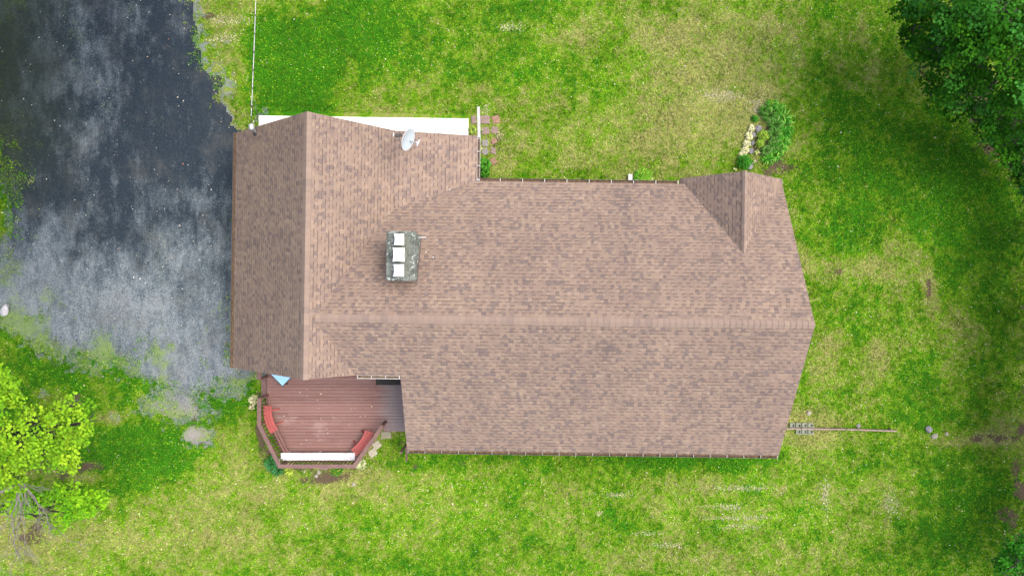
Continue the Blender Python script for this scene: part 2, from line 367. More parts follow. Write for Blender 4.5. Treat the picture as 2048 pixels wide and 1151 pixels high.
q2 = quad[cell_in]; used, inv = np.unique(q2, return_inverse=True); q2 = inv.reshape(q2.shape)
dv = np.stack([Xf[used], Yf[used], 0.012 + 0.010 * fbm(Xf[used], Yf[used], 1.5, 44, 3)], -1)
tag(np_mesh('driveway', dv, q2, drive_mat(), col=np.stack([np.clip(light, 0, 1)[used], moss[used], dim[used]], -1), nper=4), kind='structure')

# ------------------------------------------------------------ grass blades (uncountable)
def blades_mat():
    n = N('grass_blade'); at = n.n('ShaderNodeAttribute', attribute_name='col')
    n.base(at.outputs['Color']); n.b.inputs['Roughness'].default_value = 0.7; n.b.inputs['Specular IOR Level'].default_value = 0.2
    tr = n.n('ShaderNodeBsdfTranslucent'); n.t.links.new(at.outputs['Color'], tr.inputs[0])
    mx = n.n('ShaderNodeMixShader'); mx.inputs[0].default_value = 0.3
    n.t.links.new(n.b.outputs[0], mx.inputs[1]); n.t.links.new(tr.outputs[0], mx.inputs[2]); n.t.links.new(mx.outputs[0], n.o.inputs[0]); return n.m
ROT = R_(-0.8)
def to_local(x, y):
    c, s = math.cos(-ROT), math.sin(-ROT); return x * c - y * s, x * s + y * c
NB = 1250000
bx = RNG.uniform(-25.5, 25.5, NB); by = RNG.uniform(-15.5, 16, NB)
lx, ly = to_local(bx, by)
keep = ~(((lx > -10.2) & (lx < 9.9) & (ly > -2.6) & (ly < 4.0)) | ((lx > -3.6) & (lx < 9.9) & (ly > -5.6) & (ly < 0)) | ((lx > -10.2) & (lx < -1.6) & (ly > -2.6) & (ly < 7.42)))
keep &= ~((lx > -10.4) & (lx < -3.9) & (ly < -2.5) & (ly > -6.7 + 0.0) & (lx + ly > -15.9) & (ly - lx > -0.7))
Dg = drive(bx, by); g_, b_ = cover(bx, by)
tuft = fbm(bx, by, .45, 909, 4); southy = np.clip(((590 - by * F / H) - 560) / 120, 0, 1) + np.clip((90 - (bx * F / H + 1024)) / 60, 0, 1)
keep &= (Dg + tuft * .6 < 0.22 - 0.5 * RNG.random(NB)) | (RNG.random(NB) < np.clip(.50 - Dg * .8 + tuft * 1.8, 0, 1) * southy * .9)
keep &= b_ < RNG.uniform(0.25, 0.9, NB)
bx, by, g_, Dg = bx[keep], by[keep], g_[keep], Dg[keep]; nb = len(bx)
gg = np.clip(g_ + RNG.normal(0, 0.17, nb), 0, 1)[:, None]
cS, cM, cL, cY = map(np.array, [(0.315, 0.335, 0.100), (0.148, 0.300, 0.007), (0.032, 0.175, 0.004), (0.24, 0.40, 0.014)])
colb = np.where(gg < 0.5, cS + (cM - cS) * (gg / 0.5), cM + (cL - cM) * ((gg - 0.5) / 0.5))
pick = RNG.random(nb)[:, None]
colb = np.where(pick < 0.12, cY, colb); colb = np.where((pick > 0.965) & (gg < .75), (0.50, 0.47, 0.32), colb)
pxb = (bx * F / H + 1024); pyb = 590 - by * F / H
soft = np.exp(-((pxb - 1100) / 420) ** 2 - ((pyb - 1010) / 90) ** 2) + np.exp(-((pxb - 1600) / 200) ** 2 - ((pyb - 1000) / 120) ** 2)
colb = colb * (1 + 0.12 * soft[:, None]) * RNG.uniform(0.55, 1.45, nb)[:, None] * (1 - .55 * np.clip((110 - pxb) / 90, 0, 1) * np.clip((330 - pyb) / 160, 0, 1) * 1.0)[:, None] * (1 + .50 * fbm(bx, by, .14, 653, 2) + .35 * fbm(bx, by, 1.3, 657, 3))[:, None]  # upper left blades darkened: corner shade painted into their colour
PALE = [(1478,1034,46,3),(1512,1034,16,3),(1440,1010,22,3),(1462,1013,14,5),(1240,990,20,3),(1480,975,50,3),(1500,978,20,3),(1300,1066,24,3),(1560,985,5,3),(1478,1052,26,5),(1200,1024,5,4),(1020,55,18,6),(455,40,30,6),(445,80,20,8),(1445,190,26,8),(1520,215,20,14),(1780,1010,12,20),(1650,990,6,22),(975,222,6,10),(1000,272,8,6),(1340,1090,24,4)]
pl_ = blobs(bx, by, [(a, b, c, d, 1.0) for a, b, c, d in PALE]) ; pm_ = RNG.random(nb) < np.clip(pl_ * 1.1, 0, .7)
colb[pm_] = np.array((.56, .53, .38)) * RNG.uniform(.6, 1.3, (int(pm_.sum()), 1))
ang = RNG.uniform(0, 2 * np.pi, nb); ln = RNG.uniform(0.035, 0.085, nb); hw = RNG.uniform(0.006, 0.016, nb); ht = RNG.uniform(0.02, 0.06, nb)
dx, dy = np.cos(ang), np.sin(ang)
z0 = np.full(nb, 0.005)
a = np.stack([bx - dy * hw, by + dx * hw, z0], -1); b2 = np.stack([bx + dy * hw, by - dx * hw, z0], -1)
m1 = np.stack([bx + dx * ln * .6 - dy * hw, by + dy * ln * .6 + dx * hw, z0 + ht], -1); m2 = np.stack([bx + dx * ln * .6 + dy * hw, by + dy * ln * .6 - dx * hw, z0 + ht * .96], -1)
tp = np.stack([bx + dx * ln * 1.2, by + dy * ln * 1.2, z0 + ht * 0.9], -1)
V = np.stack([a, b2, m2, m1], 1).reshape(-1, 3)
Fc = np.arange(nb * 4).reshape(-1, 4)
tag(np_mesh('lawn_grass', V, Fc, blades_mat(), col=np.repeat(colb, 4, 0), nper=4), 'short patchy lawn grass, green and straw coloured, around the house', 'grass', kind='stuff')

# ------------------------------------------------------------ house
XW0, XW, XB, XE = -10.46, -6.85, -4.37, -1.39
YN, YS = 5.97, -2.88
YR, RZ, RW, YEN, YES, XM = -0.85, 5.73, 5.95, 4.27, -5.88, 10.12
XNOT, ZE, ZB = -3.87, 2.6, 3.3
mN = (RZ - ZE) / (YEN - YR); mS = (RZ - ZE) / (YR - YES); m1_ = (RW - ZB) / (XB - XW); m2_ = (ZB - ZE) / (XE - XB); mW = (RW - ZE) / (XW - XW0)
ZA = RZ - mS * (YR - YS); XA = XW + (RW - ZA) / m1_; XJ = XW + (RW - RZ) / m1_; YB = YR + (RZ - ZB) / mN
ZT = 4.24; XT = 8.18; YT = YR + (RZ - ZT) / mN; XF1 = 6.42; XF2 = XM; YG = 4.50
house = empty('house', (0, 0, 0), ROT)
tag(house, 'house with a brown asphalt shingle roof in the middle of the lawn', 'house')

V3 = Vector
polys = dict(
 wingW=([(XW0,YS,ZE),(XW,YS,RW),(XW,YN,RW),(XW0,YN,ZE)], 'x'),
 wingE1=([(XW,YS,RW),(XA,YS,ZA),(XJ,YR,RZ),(XB,YB,ZB),(XB,YN,ZB),(XW,YN,RW)], 'x'),
 wingE2=([(XB,YB,ZB),(XE,YEN,ZE),(XE,YN,ZE),(XB,YN,ZB)], 'x'),
 mainN=([(XJ,YR,RZ),(XM,YR,RZ),(XF2,YEN,ZE),(XT,YT,ZT),(XF1,YEN,ZE),(XE,YEN,ZE),(XB,YB,ZB)], 'y'),
 mainS=([(XA,YS,ZA),(XNOT,YS,ZA),(XNOT,YES,ZE),(XM,YES,ZE),(XM,YR,RZ),(XJ,YR,RZ)], 'y'),
 dormW=([(XF1-.12,YG,ZE-.11),(XF1-.12,YEN+.001,ZE-.11),(XF1,YEN,ZE),(XT,YT,ZT),(XT,YG,ZT)], 'x'),
 dormE=([(XT,YT,ZT),(XF2,YEN,ZE),(XF2,YG,ZE),(XT,YG,ZT)], 'x'))
rb = MB(); TH = 0.16
k = 0
for nm, (pts, ax) in polys.items():
    pts = [V3(p) for p in pts]
    nrm = V3((0, 0, 0))
    for i in range(len(pts)): nrm += pts[i].cross(pts[(i + 1) % len(pts)])
    if nrm.z < 0: pts = pts[::-1]; nrm = -nrm
    nrm.normalize()
    udir = V3((0, 1, 0)) if ax == 'x' else V3((1, 0, 0))
    vdir = nrm.cross(udir); vdir = vdir if vdir.z > 0 else -vdir
    k += 1
    uvs = [(p.dot(udir) + 31 * k, p.dot(vdir) + 0.143 * 300 * k + (0.03)) for p in pts]
    rb.face(pts, uvs)
    rb.face([p - V3((0, 0, TH)) for p in pts][::-1], uvs[::-1], 1)
edges = [[(XW0,YS,ZE),(XW,YS,RW),(XA,YS,ZA),(XNOT,YS,ZA),(XNOT,YES,ZE),(XM,YES,ZE),(XM,YR,RZ),(XM,YEN,ZE),(XM,YG,ZE),(XT,YG,ZT),(XF1-.12,YG,ZE-.11),(XF1-.12,YEN,ZE-.11),(XF1,YEN,ZE),(XE,YEN,ZE),(XE,YN,ZE),(XB,YN,ZB),(XW,YN,RW),(XW0,YN,ZE),(XW0,YS,ZE)]][0]
for p, q in zip(edges[:-1], edges[1:]):
    p, q = V3(p), V3(q); d = V3((0, 0, TH)); rb.face([p, q, q - d, p - d], None, 1)
M_fascia = simple('fascia', (0.16, 0.11, 0.085), 0.3, 5, 0.7, 0.1)
roof = rb.build('roof', [M_SH, M_fascia], house)

def capline(p, q, sl, sr, side, wdt=0.15, name='ridge_cap'):
    """overlapping cap shingles folded over a ridge; sl, sr = slopes falling away on each side; side = horizontal unit vector"""
    p, q, side = V3(p), V3(q), V3(side); L = (q - p).length; d = (q - p) / L; b = MB(); n = int(L / 0.2); s = L / n
    a1 = (side - V3((0, 0, sl))).normalized(); a2 = (-side - V3((0, 0, sr))).normalized()
    for i in range(n):
        t0 = i * s - 0.02; t1 = (i + 1) * s
        lo, hi = 0.022, 0.036
        A = [p + d * t0 + V3((0, 0, hi)), p + d * t1 + V3((0, 0, lo))]
        jw = random.uniform(-0.012, 0.012)
        for arm, u0 in ((a1, 0.0), (a2, 0.4)):
            w0 = arm * (wdt + jw); o0 = V3((0, 0, 0.0))
            f = [A[0], A[1], A[1] + w0, A[0] + w0]
            if (f[1] - f[0]).cross(f[2] - f[0]).z < 0: f = f[::-1]
            vv = (i + 0.5) * 0.2
            def vy(pt): return (i + 0.005 + 0.99 * max(0, min(1, ((pt - p).dot(d) - t0) / (t1 - t0)))) * 0.2
            b.face(f, [(u0, vy(pt)) for pt in f])
            e = A[0] + w0; dn = V3((0, 0, 0.045))
            b.face([A[0], e, e - dn, A[0] - dn], [(u0, vv)] * 4)
            b.face([A[0] + w0, A[1] + w0, A[1] + w0 - dn, A[0] + w0 - dn], [(u0, vv)] * 4)
    return b.build(name, M_CAP, roof)
capline((XJ + .1, YR, RZ), (XM, YR, RZ), mS, mN, (0, -1, 0), wdt=.17)
capline((XW, YS, RW), (XW, YN, RW), m1_, mW, (1, 0, 0), wdt=.19)
capline((XT, YG, ZT), (XT, YT, ZT), 0.93, 0.95, (1, 0, 0), wdt=0.11)

# small pale chips lying on the shingles
for (px, py, z_, wh) in ((898, 377, 3.1, 'inner corner of the wing'), (852, 504, 4.3, 'chimney, the upper one of two'), (866, 514, 4.4, 'chimney, the lower one of two')):
    b = MB(); q_ = P(px, py, z_); l_ = to_local(q_.x, q_.y); zz = RZ - mN * (l_[1] - YR)
    b.box((0, 0, 0), (.05, .035, .012), rz=px); b.box((.02, .012, .008), (.03, .03, .012), rz=py)
    o = b.build('paint_chip', M_white, bevel=.003); o.location = (q_.x, q_.y, zz + .02); o.rotation_euler = (-math.atan(mN), 0, 0); tag(o, 'tiny pale chip lying on the roof shingles near the ' + wh, 'chip')

# gutters
M_hang = simple('hanger_metal', (0.26, 0.25, 0.22), 0.3, 8, 0.5, 0.1)
def gutter(p, q, out, m, hang=0.75, hm=None, deb=True, wd=0.12):
    p, q, out = V3(p), V3(q), V3(out); d = (q - p).normalized(); L = (q - p).length
    prof = [(0.005, -0.02), (0.005, -0.12), (0.09, -0.12), (wd, -0.05), (wd, -0.02), (wd - 0.012, -0.02), (wd - 0.014, -0.05), (0.085, -0.11), (0.013, -0.11), (0.013, -0.02)]
    b = MB(); vs = []
    for pt in (p, q):
        vs += [pt + out * a + V3((0, 0, z)) for a, z in prof]
    n = len(prof); b.add(vs, [(i, (i + 1) % n, n + (i + 1) % n, n + i) for i in range(n)] + [tuple(range(n)), tuple(range(n, 2 * n))[::-1]])
    g = b.build('gutter', m, house)
    if deb:
        b = MB(); N_ = int(L / 0.06)
        for i in range(N_):
            c = p + d * (i + .5) * L / N_ + out * random.uniform(0.035, 0.08) + V3((0, 0, -0.085 + random.uniform(-.01, .02)))
            b.box(c, (random.uniform(.03, .08), random.uniform(.03, .07), .02), rz=random.uniform(0, 3))
        b.box((p + q) / 2 + out * 0.05 + V3((0, 0, -.10)), (max(.07, abs(d.x) * L - .01), max(.07, abs(d.y) * L - .01), .012))
        b.build('leaf_debris', M_debris, g)
    kx = int(L / hang)
    for i in range(kx + 1):
        b = MB(); c = p + d * (0.03 + (L - .06) * i / kx)
        b.box(c + out * (wd / 2) + V3((0, 0, -0.012)), (0.022 if abs(d.x) > .5 else wd, wd if abs(d.x) > .5 else 0.022, 0.012))
        b.build('hanger', hm or M_white, g)
    return g
gutter((XNOT + .01, YES, ZE), (XM - .02, YES, ZE), (0, -1, 0), M_brownmetal, 0.62, M_hang)
gutter((XE + .02, YEN, ZE), (XF1 - .2, YEN, ZE), (0, 1, 0), M_brownmetal, 0.78)
gutter((XE, YEN + .02, ZE), (XE, YN - .02, ZE), (1, 0, 0), M_white, 0.5)
gutter((XW0, YS, ZE), (XW0, YN, ZE), (-1, 0, 0), M_brownmetal, 0.62, M_debris)
gutter((XA + .05, YS, ZA), (XNOT - .01, YS, ZA), (0, -1, 0), M_white, 0.45)

# walls under the eaves
def roof_z(x, y):
    z = -9
    if XNOT - 1.6 <= x <= XM and YES <= y <= YEN and (y >= YS or x >= XNOT): z = max(z, min(RZ - mN * (y - YR), RZ - mS * (YR - y)))
    if XW0 <= x <= XE and YS <= y <= YN:
        z = max(z, RW - mW * (XW - x) if x < XW else (RW - m1_ * (x - XW) if x < XB else ZB - m2_ * (x - XB)))
    if XF1 <= x <= XM and y > YT: z = max(z, ZT - 0.93 * abs(x - XT))
    return z
wl = [(-10.1, -2.5), (-10.1, 5.6), (-1.75, 5.6), (-1.75, 3.9), (9.75, 3.9), (9.75, -5.5), (-3.5, -5.5), (-3.5, -2.5)]
b = MB(); fb = MB()
for (x0, y0), (x1, y1) in zip(wl, wl[1:] + wl[:1]):
    L = math.hypot(x1 - x0, y1 - y0); n = max(1, int(L / 0.15)); dx_, dy_ = (x1 - x0) / L, (y1 - y0) / L
    ox, oy = -dy_, dx_
    for i in range(n):
        t0, t1 = L * i / n, L * (i + 1) / n
        A = (x0 + dx_ * t0, y0 + dy_ * t0); Bq = (x0 + dx_ * t1, y0 + dy_ * t1)
        za = roof_z(*A) - 0.165; zb = roof_z(*Bq) - 0.165
        b.face([(A[0], A[1], 0.45), (Bq[0], Bq[1], 0.45), (Bq[0], Bq[1], zb), (A[0], A[1], za)][::-1])
    fb.box(((x0 + x1) / 2 + ox * 0, (y0 + y1) / 2, 0.18), (abs(x1 - x0) + .06 if abs(x1 - x0) > .1 else .06, abs(y1 - y0) + .06 if abs(y1 - y0) > .1 else .06, 0.54))
b.build('wall', M_siding, house); fb.build('foundation', M_found, house)
def window(c, wdt, hgt, axis_, out):
    x, y, z = c; fr = MB(); g = MB()
    def bx_(du, dz, su, sz, th, off):
        cc = (x + (du if axis_ == 'x' else out * off), y + (du if axis_ == 'y' else out * off), z + dz)
        return cc, ((su, th, sz) if axis_ == 'x' else (th, su, sz))
    for du, dz, su, sz in ((0, hgt / 2, wdt, .08), (0, -hgt / 2, wdt, .08), (-wdt / 2, 0, .08, hgt - .08), (wdt / 2, 0, .08, hgt - .08), (0, 0, wdt - .08, .05)):
        fr.box(*bx_(du, dz, su, sz, .08, .035))
    f = fr.build('window', M_white, house); g.box(*bx_(0, 0, wdt - .09, hgt - .09, .03, .018)); g.build('pane', M_glass, f)
for xx in (1.0, 4.0, 7.6): window((xx, -5.5, 1.6), 1.2, 1.0, 'x', -1)
for xx in (1.0, 4.2): window((xx, 3.9, 1.6), 1.2, 1.0, 'x', 1)
window((8.2, 3.9, 1.7), 1.6, 1.2, 'x', 1)
for yy in (-3.2, 1.5): window((9.75, yy, 1.6), 1.1, 1.0, 'y', 1)
for xx in (-8.3, -5.2): window((xx, 5.6, 1.6), 1.1, 1.0, 'x', 1)
window((-8.3, -2.5, 1.75), 1.2, 1.0, 'x', -1)
for yy in (-0.5, 3.3):
    b = MB()
    for i in range(4): b.box((-10.13, yy, 0.32 + i * 0.53), (0.05, 2.6, 0.51))
    b.build('garage_door', M_white, house, bevel=0.01)
b = MB(); b.box((-4.9, -2.53, 1.6), (0.9, 0.06, 2.0)); dd = b.build('door', simple('door_paint', (0.12, 0.05, 0.04), 0.2), house)
b = MB(); b.tube([(-4.55, -2.58, 1.55), (-4.55, -2.62, 1.55), (-4.55, -2.63, 1.6)], 0.02); b.build('handle', M_dark, dd)

# chimney
def stone_mat():
    n = N('chimney_stone'); p = n.obj(); a = n.noise(p, 3.0, 5, 0.7); c_ = n.noise(p, 12, 4, 0.75); f = n.noise(p, 45, 3)
    c = n.ramp(a, [(0.3, (0.042, 0.055, 0.047)), (0.5, (0.10, 0.115, 0.10)), (0.7, (0.20, 0.22, 0.195))])
    c = n.mix(n.ramp(c_, [(0.56, 0.0), (0.62, 0.9)]), c, (0.45, 0.50, 0.45))
    c = n.mix(n.ramp(n.noise(p, 6, 3), [(0.58, 0.0), (0.7, 0.7)]), c, (0.035, 0.06, 0.04))
    n.base(c); n.bump(n.math('ADD', c_, f), 0.7, 0.03); n.b.inputs['Roughness'].default_value = 0.95; return n.m
M_stone = stone_mat()
CX0, CX1, CY0, CY1, CZ = -4.19, -3.27, 0.46, 2.06, 5.72
b = MB(); RNDc = random.Random(5)
# body of rough coursed stones
b.box(((CX0 + CX1) / 2, (CY0 + CY1) / 2, 4.35), (CX1 - CX0 - .10, CY1 - CY0 - .10, 2.3))
z = 3.2
while z < CZ - 0.16:
    hh = RNDc.uniform(0.13, 0.2)
    for (ax0, ax1, fixed, isx) in ((CX0, CX1, CY0, True), (CX0, CX1, CY1, True), (CY0, CY1, CX0, False), (CY0, CY1, CX1, False)):
        t = ax0
        while t < ax1 - 0.05:
            l = min(RNDc.uniform(0.18, 0.42), ax1 - t); j = RNDc.uniform(-.03, .02); s_ = 1 if fixed in (CY1, CX1) else -1
            c = ((t + l / 2), fixed - s_ * .05 + j * s_) if isx else (fixed - s_ * .05 + j * s_, t + l / 2)
            b.box((c[0], c[1], z + hh / 2), ((l - .02, .1, hh - .02) if isx else (.1, l - .02, hh - .02)), rz=RNDc.uniform(-.04, .04))
            t += l
    z += hh
chim = b.build('chimney', M_stone, house, bevel=0.012)
b = MB(); b.box(((CX0 + CX1) / 2, (CY0 + CY1) / 2, CZ - 0.06), (CX1 - CX0 + .06, CY1 - CY0 + .06, 0.12)); b.build('crown', M_stone, chim, bevel=0.03)
M_clay = simple('flue_clay', (0.34, 0.33, 0.29), 0.5, 8, 0.9, 0.4)
b = MB(); b.box((CX0 + .50, 1.26, CZ + .02), (.56, 1.42, .05)); b.build('mortar_bed', simple('mossy_mortar', (0.05, 0.065, 0.05), 0.6, 9, 0.95, 0.6, c2=(.15, .165, .14)), chim, bevel=.02)
M_cap = simple('flue_cap_metal', (0.83, 0.84, 0.84), 0.10, 3, 0.4, 0.02)
for cy, cw, cl, oz in ((1.77, .34, .36, 0.0), (1.27, .40, .45, 0.05), (.76, .36, .40, 0.0)):
    b = MB(); t = .04; z0_ = CZ + .04; cx = CX0 + .46
    for sx_, sy_, dx_, dy_ in ((0, -1, cw - .06, t), (0, 1, cw - .06, t), (-1, 0, t, cl - .10 - 2 * t), (1, 0, t, cl - .10 - 2 * t)):
        b.box((cx + sx_ * (cw - .06 - t) / 2, cy + sy_ * (cl - .10 - t) / 2, z0_ + .12 + oz / 2), (dx_, dy_, .24 + oz))
    fl = b.build('flue', M_clay, chim)
    # bent sheet hood, arched along one axis, flared corners
    b = MB(); n = 12; vs = []; fs = []
    for i in range(n + 1):
        u = -1 + 2 * i / n
        for j in range(n + 1):
            v = -1 + 2 * j / n
            pinch = 1 - 0.10 * (1 - v * v)
            vs.append((cx + u * cw / 2 * pinch, cy + v * cl / 2 * (1 - .05 * (1 - u * u)), z0_ + .40 + oz - 0.05 * u * u + 0.05 * v * v))
    fs = [(i * (n + 1) + j, (i + 1) * (n + 1) + j, (i + 1) * (n + 1) + j + 1, i * (n + 1) + j + 1) for i in range(n) for j in range(n)]
    b.add(vs, fs); hood = b.build('flue_cap', M_cap, chim, smooth=True)
    sm = hood.modifiers.new('solid', 'SOLIDIFY'); sm.thickness = 0.012
    for sx_ in (-1, 1):
        for sy_ in (-1, 1): b = MB(); b.bar((cx + sx_ * (cw * .36), cy + sy_ * (cl * .34), z0_ + .2), (cx + sx_ * (cw * .36), cy + sy_ * (cl * .34), z0_ + .385 + oz), .02, .02); b.build('cap_strut', M_white, chim)
b = MB(); b.tube([(-3.32, 1.94, 4.9), (-3.05, 1.95, 4.92), (-3.0, 1.95, 4.85)], .022); b.build('wall_bracket', M_white, chim)
# lead flashing where the stack meets the shingles
b = MB()
for (x0, y0, x1, y1) in ((CX0, CY0, CX1, CY0), (CX1, CY0, CX1, CY1), (CX0, CY1, CX1, CY1), (CX0, CY0, CX0, CY1)):
    p = V3((x0, y0, roof_z(x0, y0) + .07)); q = V3((x1, y1, roof_z(x1, y1) + .07)); b.bar(p, q, .03, .16)
b.build('flashing', simple('flashing_metal', (0.12, 0.10, 0.09), 0.4), chim)

# service mast on the north west corner of the roof, with the overhead cable
def HW(x, y, z):
    c, s = math.cos(ROT), math.sin(ROT); return V3((x * c - y * s, x * s + y * c, z))
M_galv = simple('galvanised', (0.50, 0.53, 0.53), 0.35, 10, 0.4, 0.05, metal=0.4)
b = MB(); q_ = P(515, 267, 3.5); q_ = to_local(q_.x, q_.y); bx0 = V3((q_[0], q_[1], roof_z(*q_))); h_ = P(503, 254, bx0.z + 1.1); h_ = to_local(h_.x, h_.y); hd = V3((h_[0], h_[1], bx0.z + 1.1))
b.tube([bx0 - V3((0, 0, .6)), bx0 + V3((0, .0, .25)), bx0.lerp(hd, .6) + V3((0, 0, .1)), hd - V3((0, .05, .02))], .033)
mast = b.build('service_mast', M_galv, house, smooth=True)
b = MB(); b.tube([hd + V3((.03, -.08, -.06)), hd + V3((.01, -.04, .02)), hd + V3((0, .04, .02)), hd + V3((0, .10, -.06))], [.05, .105, .105, .05], 12); b.build('weatherhead', M_galv, mast, smooth=True)
b = MB(); b.tube([bx0 - V3((0, 0, .04)), bx0 + V3((0, 0, .05))], [.13, .05], 12); b.build('roof_boot', M_dark, mast)
b = MB(); b.tube([bx0, bx0 + V3((.03, .12, .35)), bx0 + V3((.04, .34, .38))], .018); b.build('cable_bracket', M_white, mast)
b = MB(); h0 = hd + V3((0, .06, 0))
b.tube([h0 + V3((0, .04, -.04)), h0 + V3((-.06, .30, -.12)), h0 + V3((0.04, .52, .0)), h0 + V3((.0, .66, .13))], .012, 6)
b.tube([h0 + V3((0.03, .04, -.04)), h0 + V3((.18, .34, -.14)), h0 + V3((.16, .54, .02)), h0 + V3((.02, .66, .13))], .012, 6)
b.build('lead_wire', M_dark, mast, smooth=True)
c0 = HW(*(h0 + V3((0, .30, .05)))); c1 = P(507.5, 0, c0.z + .45); c1 = c0 + (c1 - c0) * 4.0
def cpt(t):
    p = c0.lerp(c1, t); p.z = c0.z + (c1.z - c0.z) * t - .25 * 4 * t * (1 - t); return p
cable = empty('overhead_cable', c0); tag(cable, 'white overhead cable with dark spiral wraps running from the roof mast to the top edge', 'cable')
b = MB(); b.tube([cpt(i / 60) - c0 for i in range(61)], .011, 6); b.build('support_wire', simple('cable_white', (0.50, 0.52, 0.50), 0.15), cable, smooth=True)
b = MB(); Lc = (c1 - c0).length; nseg = int(Lc / .035)
for i0 in range(0, int(Lc / .62)):
    pts = []
    for j in range(12):
        s_ = (i0 * .62 + .3 + j * .02) / Lc
        if s_ > 1: break
        th = j / 11 * math.pi * 1.3 + .5; p = cpt(s_) - c0
        pts.append(p + V3((math.cos(th) * .030, 0, .010 + math.sin(th) * .028)))
    if len(pts) > 3: b.tube(pts, .013, 6)
b.tube([cpt(i / 60) - c0 + V3((.006, 0, -.022)) for i in range(61)], .012, 6)
b.build('wire_wrap', M_dark, cable, smooth=True)

# satellite dish on the wing roof
dc = V3((-5.62, 5.25, 0)); 
dish_c = P(813, 278, 5.0); mount = P(797, 275, 4.6)
dish = empty('satellite_dish', (mount.x, mount.y, roof_z(*to_local(mount.x, mount.y))))
tag(dish, 'pale grey satellite dish on a short mast near the north edge of the roof', 'satellite dish')
O = dish.location.copy()
nrm = V3((0.84, -0.36, 0.36)).normalized(); maj = V3((0.40, 0.92, 0)).normalized(); mino = nrm.cross(maj).normalized()
maj = mino.cross(nrm).normalized()
b = MB(); n = 36; rings = [0, .2, .45, .7, .9, 1.0]; vs = [dish_c - O]; fs = []
for r in rings[1:]:
    for i in range(n):
        t = 2 * math.pi * i / n; vs.append(dish_c - O + maj * (.385 * r * math.cos(t)) + mino * (.35 * r * math.sin(t)) + nrm * (.07 * r * r))
for i in range(n): fs.append((0, 1 + i, 1 + (i + 1) % n))
for k in range(len(rings) - 2):
    for i in range(n): a_ = 1 + k * n + i; a2_ = 1 + k * n + (i + 1) % n; fs.append((a_, a_ + n, a2_ + n, a2_))
b.add(vs, fs); ref = b.build('reflector', simple('dish_paint', (0.34, 0.40, 0.43), 0.08, 3, 0.4, 0.02), dish, smooth=True)
sm = ref.modifiers.new('s', 'SOLIDIFY'); sm.thickness = .014; sm.offset = 0
rim = MB(); rim.tube([dish_c - O + maj * (.385 * math.cos(t)) + mino * (.35 * math.sin(t)) + nrm * .072 for t in [2 * math.pi * i / 40 for i in range(41)]], .012, 6); rim.build('rim', M_white, dish, smooth=True)
# small printed mark on the reflector
M_mark = simple('mark_grey', (.10, .12, .13), .1)
for (a_, c_, la) in ((-.10, .20, .09), (.03, .235, .06)):
    q = dish_c - O + maj * a_ + mino * (c_ * (1 if mino.x < 0 else -1)) + nrm * (.07 * (a_ ** 2 + c_ ** 2) / .14 + .012)
    b = MB(); la *= .5; b.face([q + maj * la + mino * .022, q - maj * la + mino * .016, q - maj * la - mino * .018, q + maj * la - mino * .012])
    b.build('printed_mark', M_mark, ref)
lnb = P(836, 286, 5.1) - O
b = MB(); b.tube([dish_c - O - nrm * .02 - mino * (.22 * (1 if mino.z > 0 else -1)), lnb], .022); b.build('feed_arm', M_white, dish, smooth=True)
b = MB(); ld = (dish_c - O - lnb).normalized(); sd_ = ld.cross(V3((0, 0, 1))).normalized()
b.tube([lnb, lnb + ld * .11], [.045, .035], 12); b.tube([lnb - sd_ * .12, lnb + sd_ * .12], .035, 10); b.build('receiver', M_white, dish, smooth=True)
b = MB(); b.tube([V3((0, 0, 0)), V3((0, 0, .55)), V3((.06, -.02, .75)), dish_c - O - nrm * .03], .028); b.tube([V3((-.02, 0, .30)), V3((.1, -.1, .05))], .02)
b.box((0, 0, .02), (.22, .28, .03)); b.box(((mount - O).x + .04, (mount - O).y, (dish_c - O).z - .05), (.26, .10, .10), rz=.1); b.build('mast', M_dark, dish)
b = MB(); b.box(((mount - O).x - .10, (mount - O).y + .01, (dish_c - O).z - .03), (.03, .13, .12)); b.build('clamp', M_white, dish)

# ------------------------------------------------------------ concrete walk on the north side
b = MB(); x0, x1, y0, y1 = -10.0, -1.78, 5.45, 7.40
def wpt(px, py): return P(px, py, 0.1)
A_, B_, C_, D_ = P(517, 231, .1), P(937, 237, .1), P(937, 330, .1), P(517, 330, .1)
joints = [0, .17, .335, .51, .675, .835, 1]
for j0, j1 in zip(joints[:-1], joints[1:]):
    g0, g1 = j0 + .0008, j1 - .0008
    p = [A_.lerp(B_, g0), A_.lerp(B_, g1), D_.lerp(C_, g1), D_.lerp(C_, g0)]
    b.prism([(q.x, q.y) for q in p][::-1], -.05, .09)
o = b.build('path', M_conc, bevel=.008); tag(o, kind='structure')

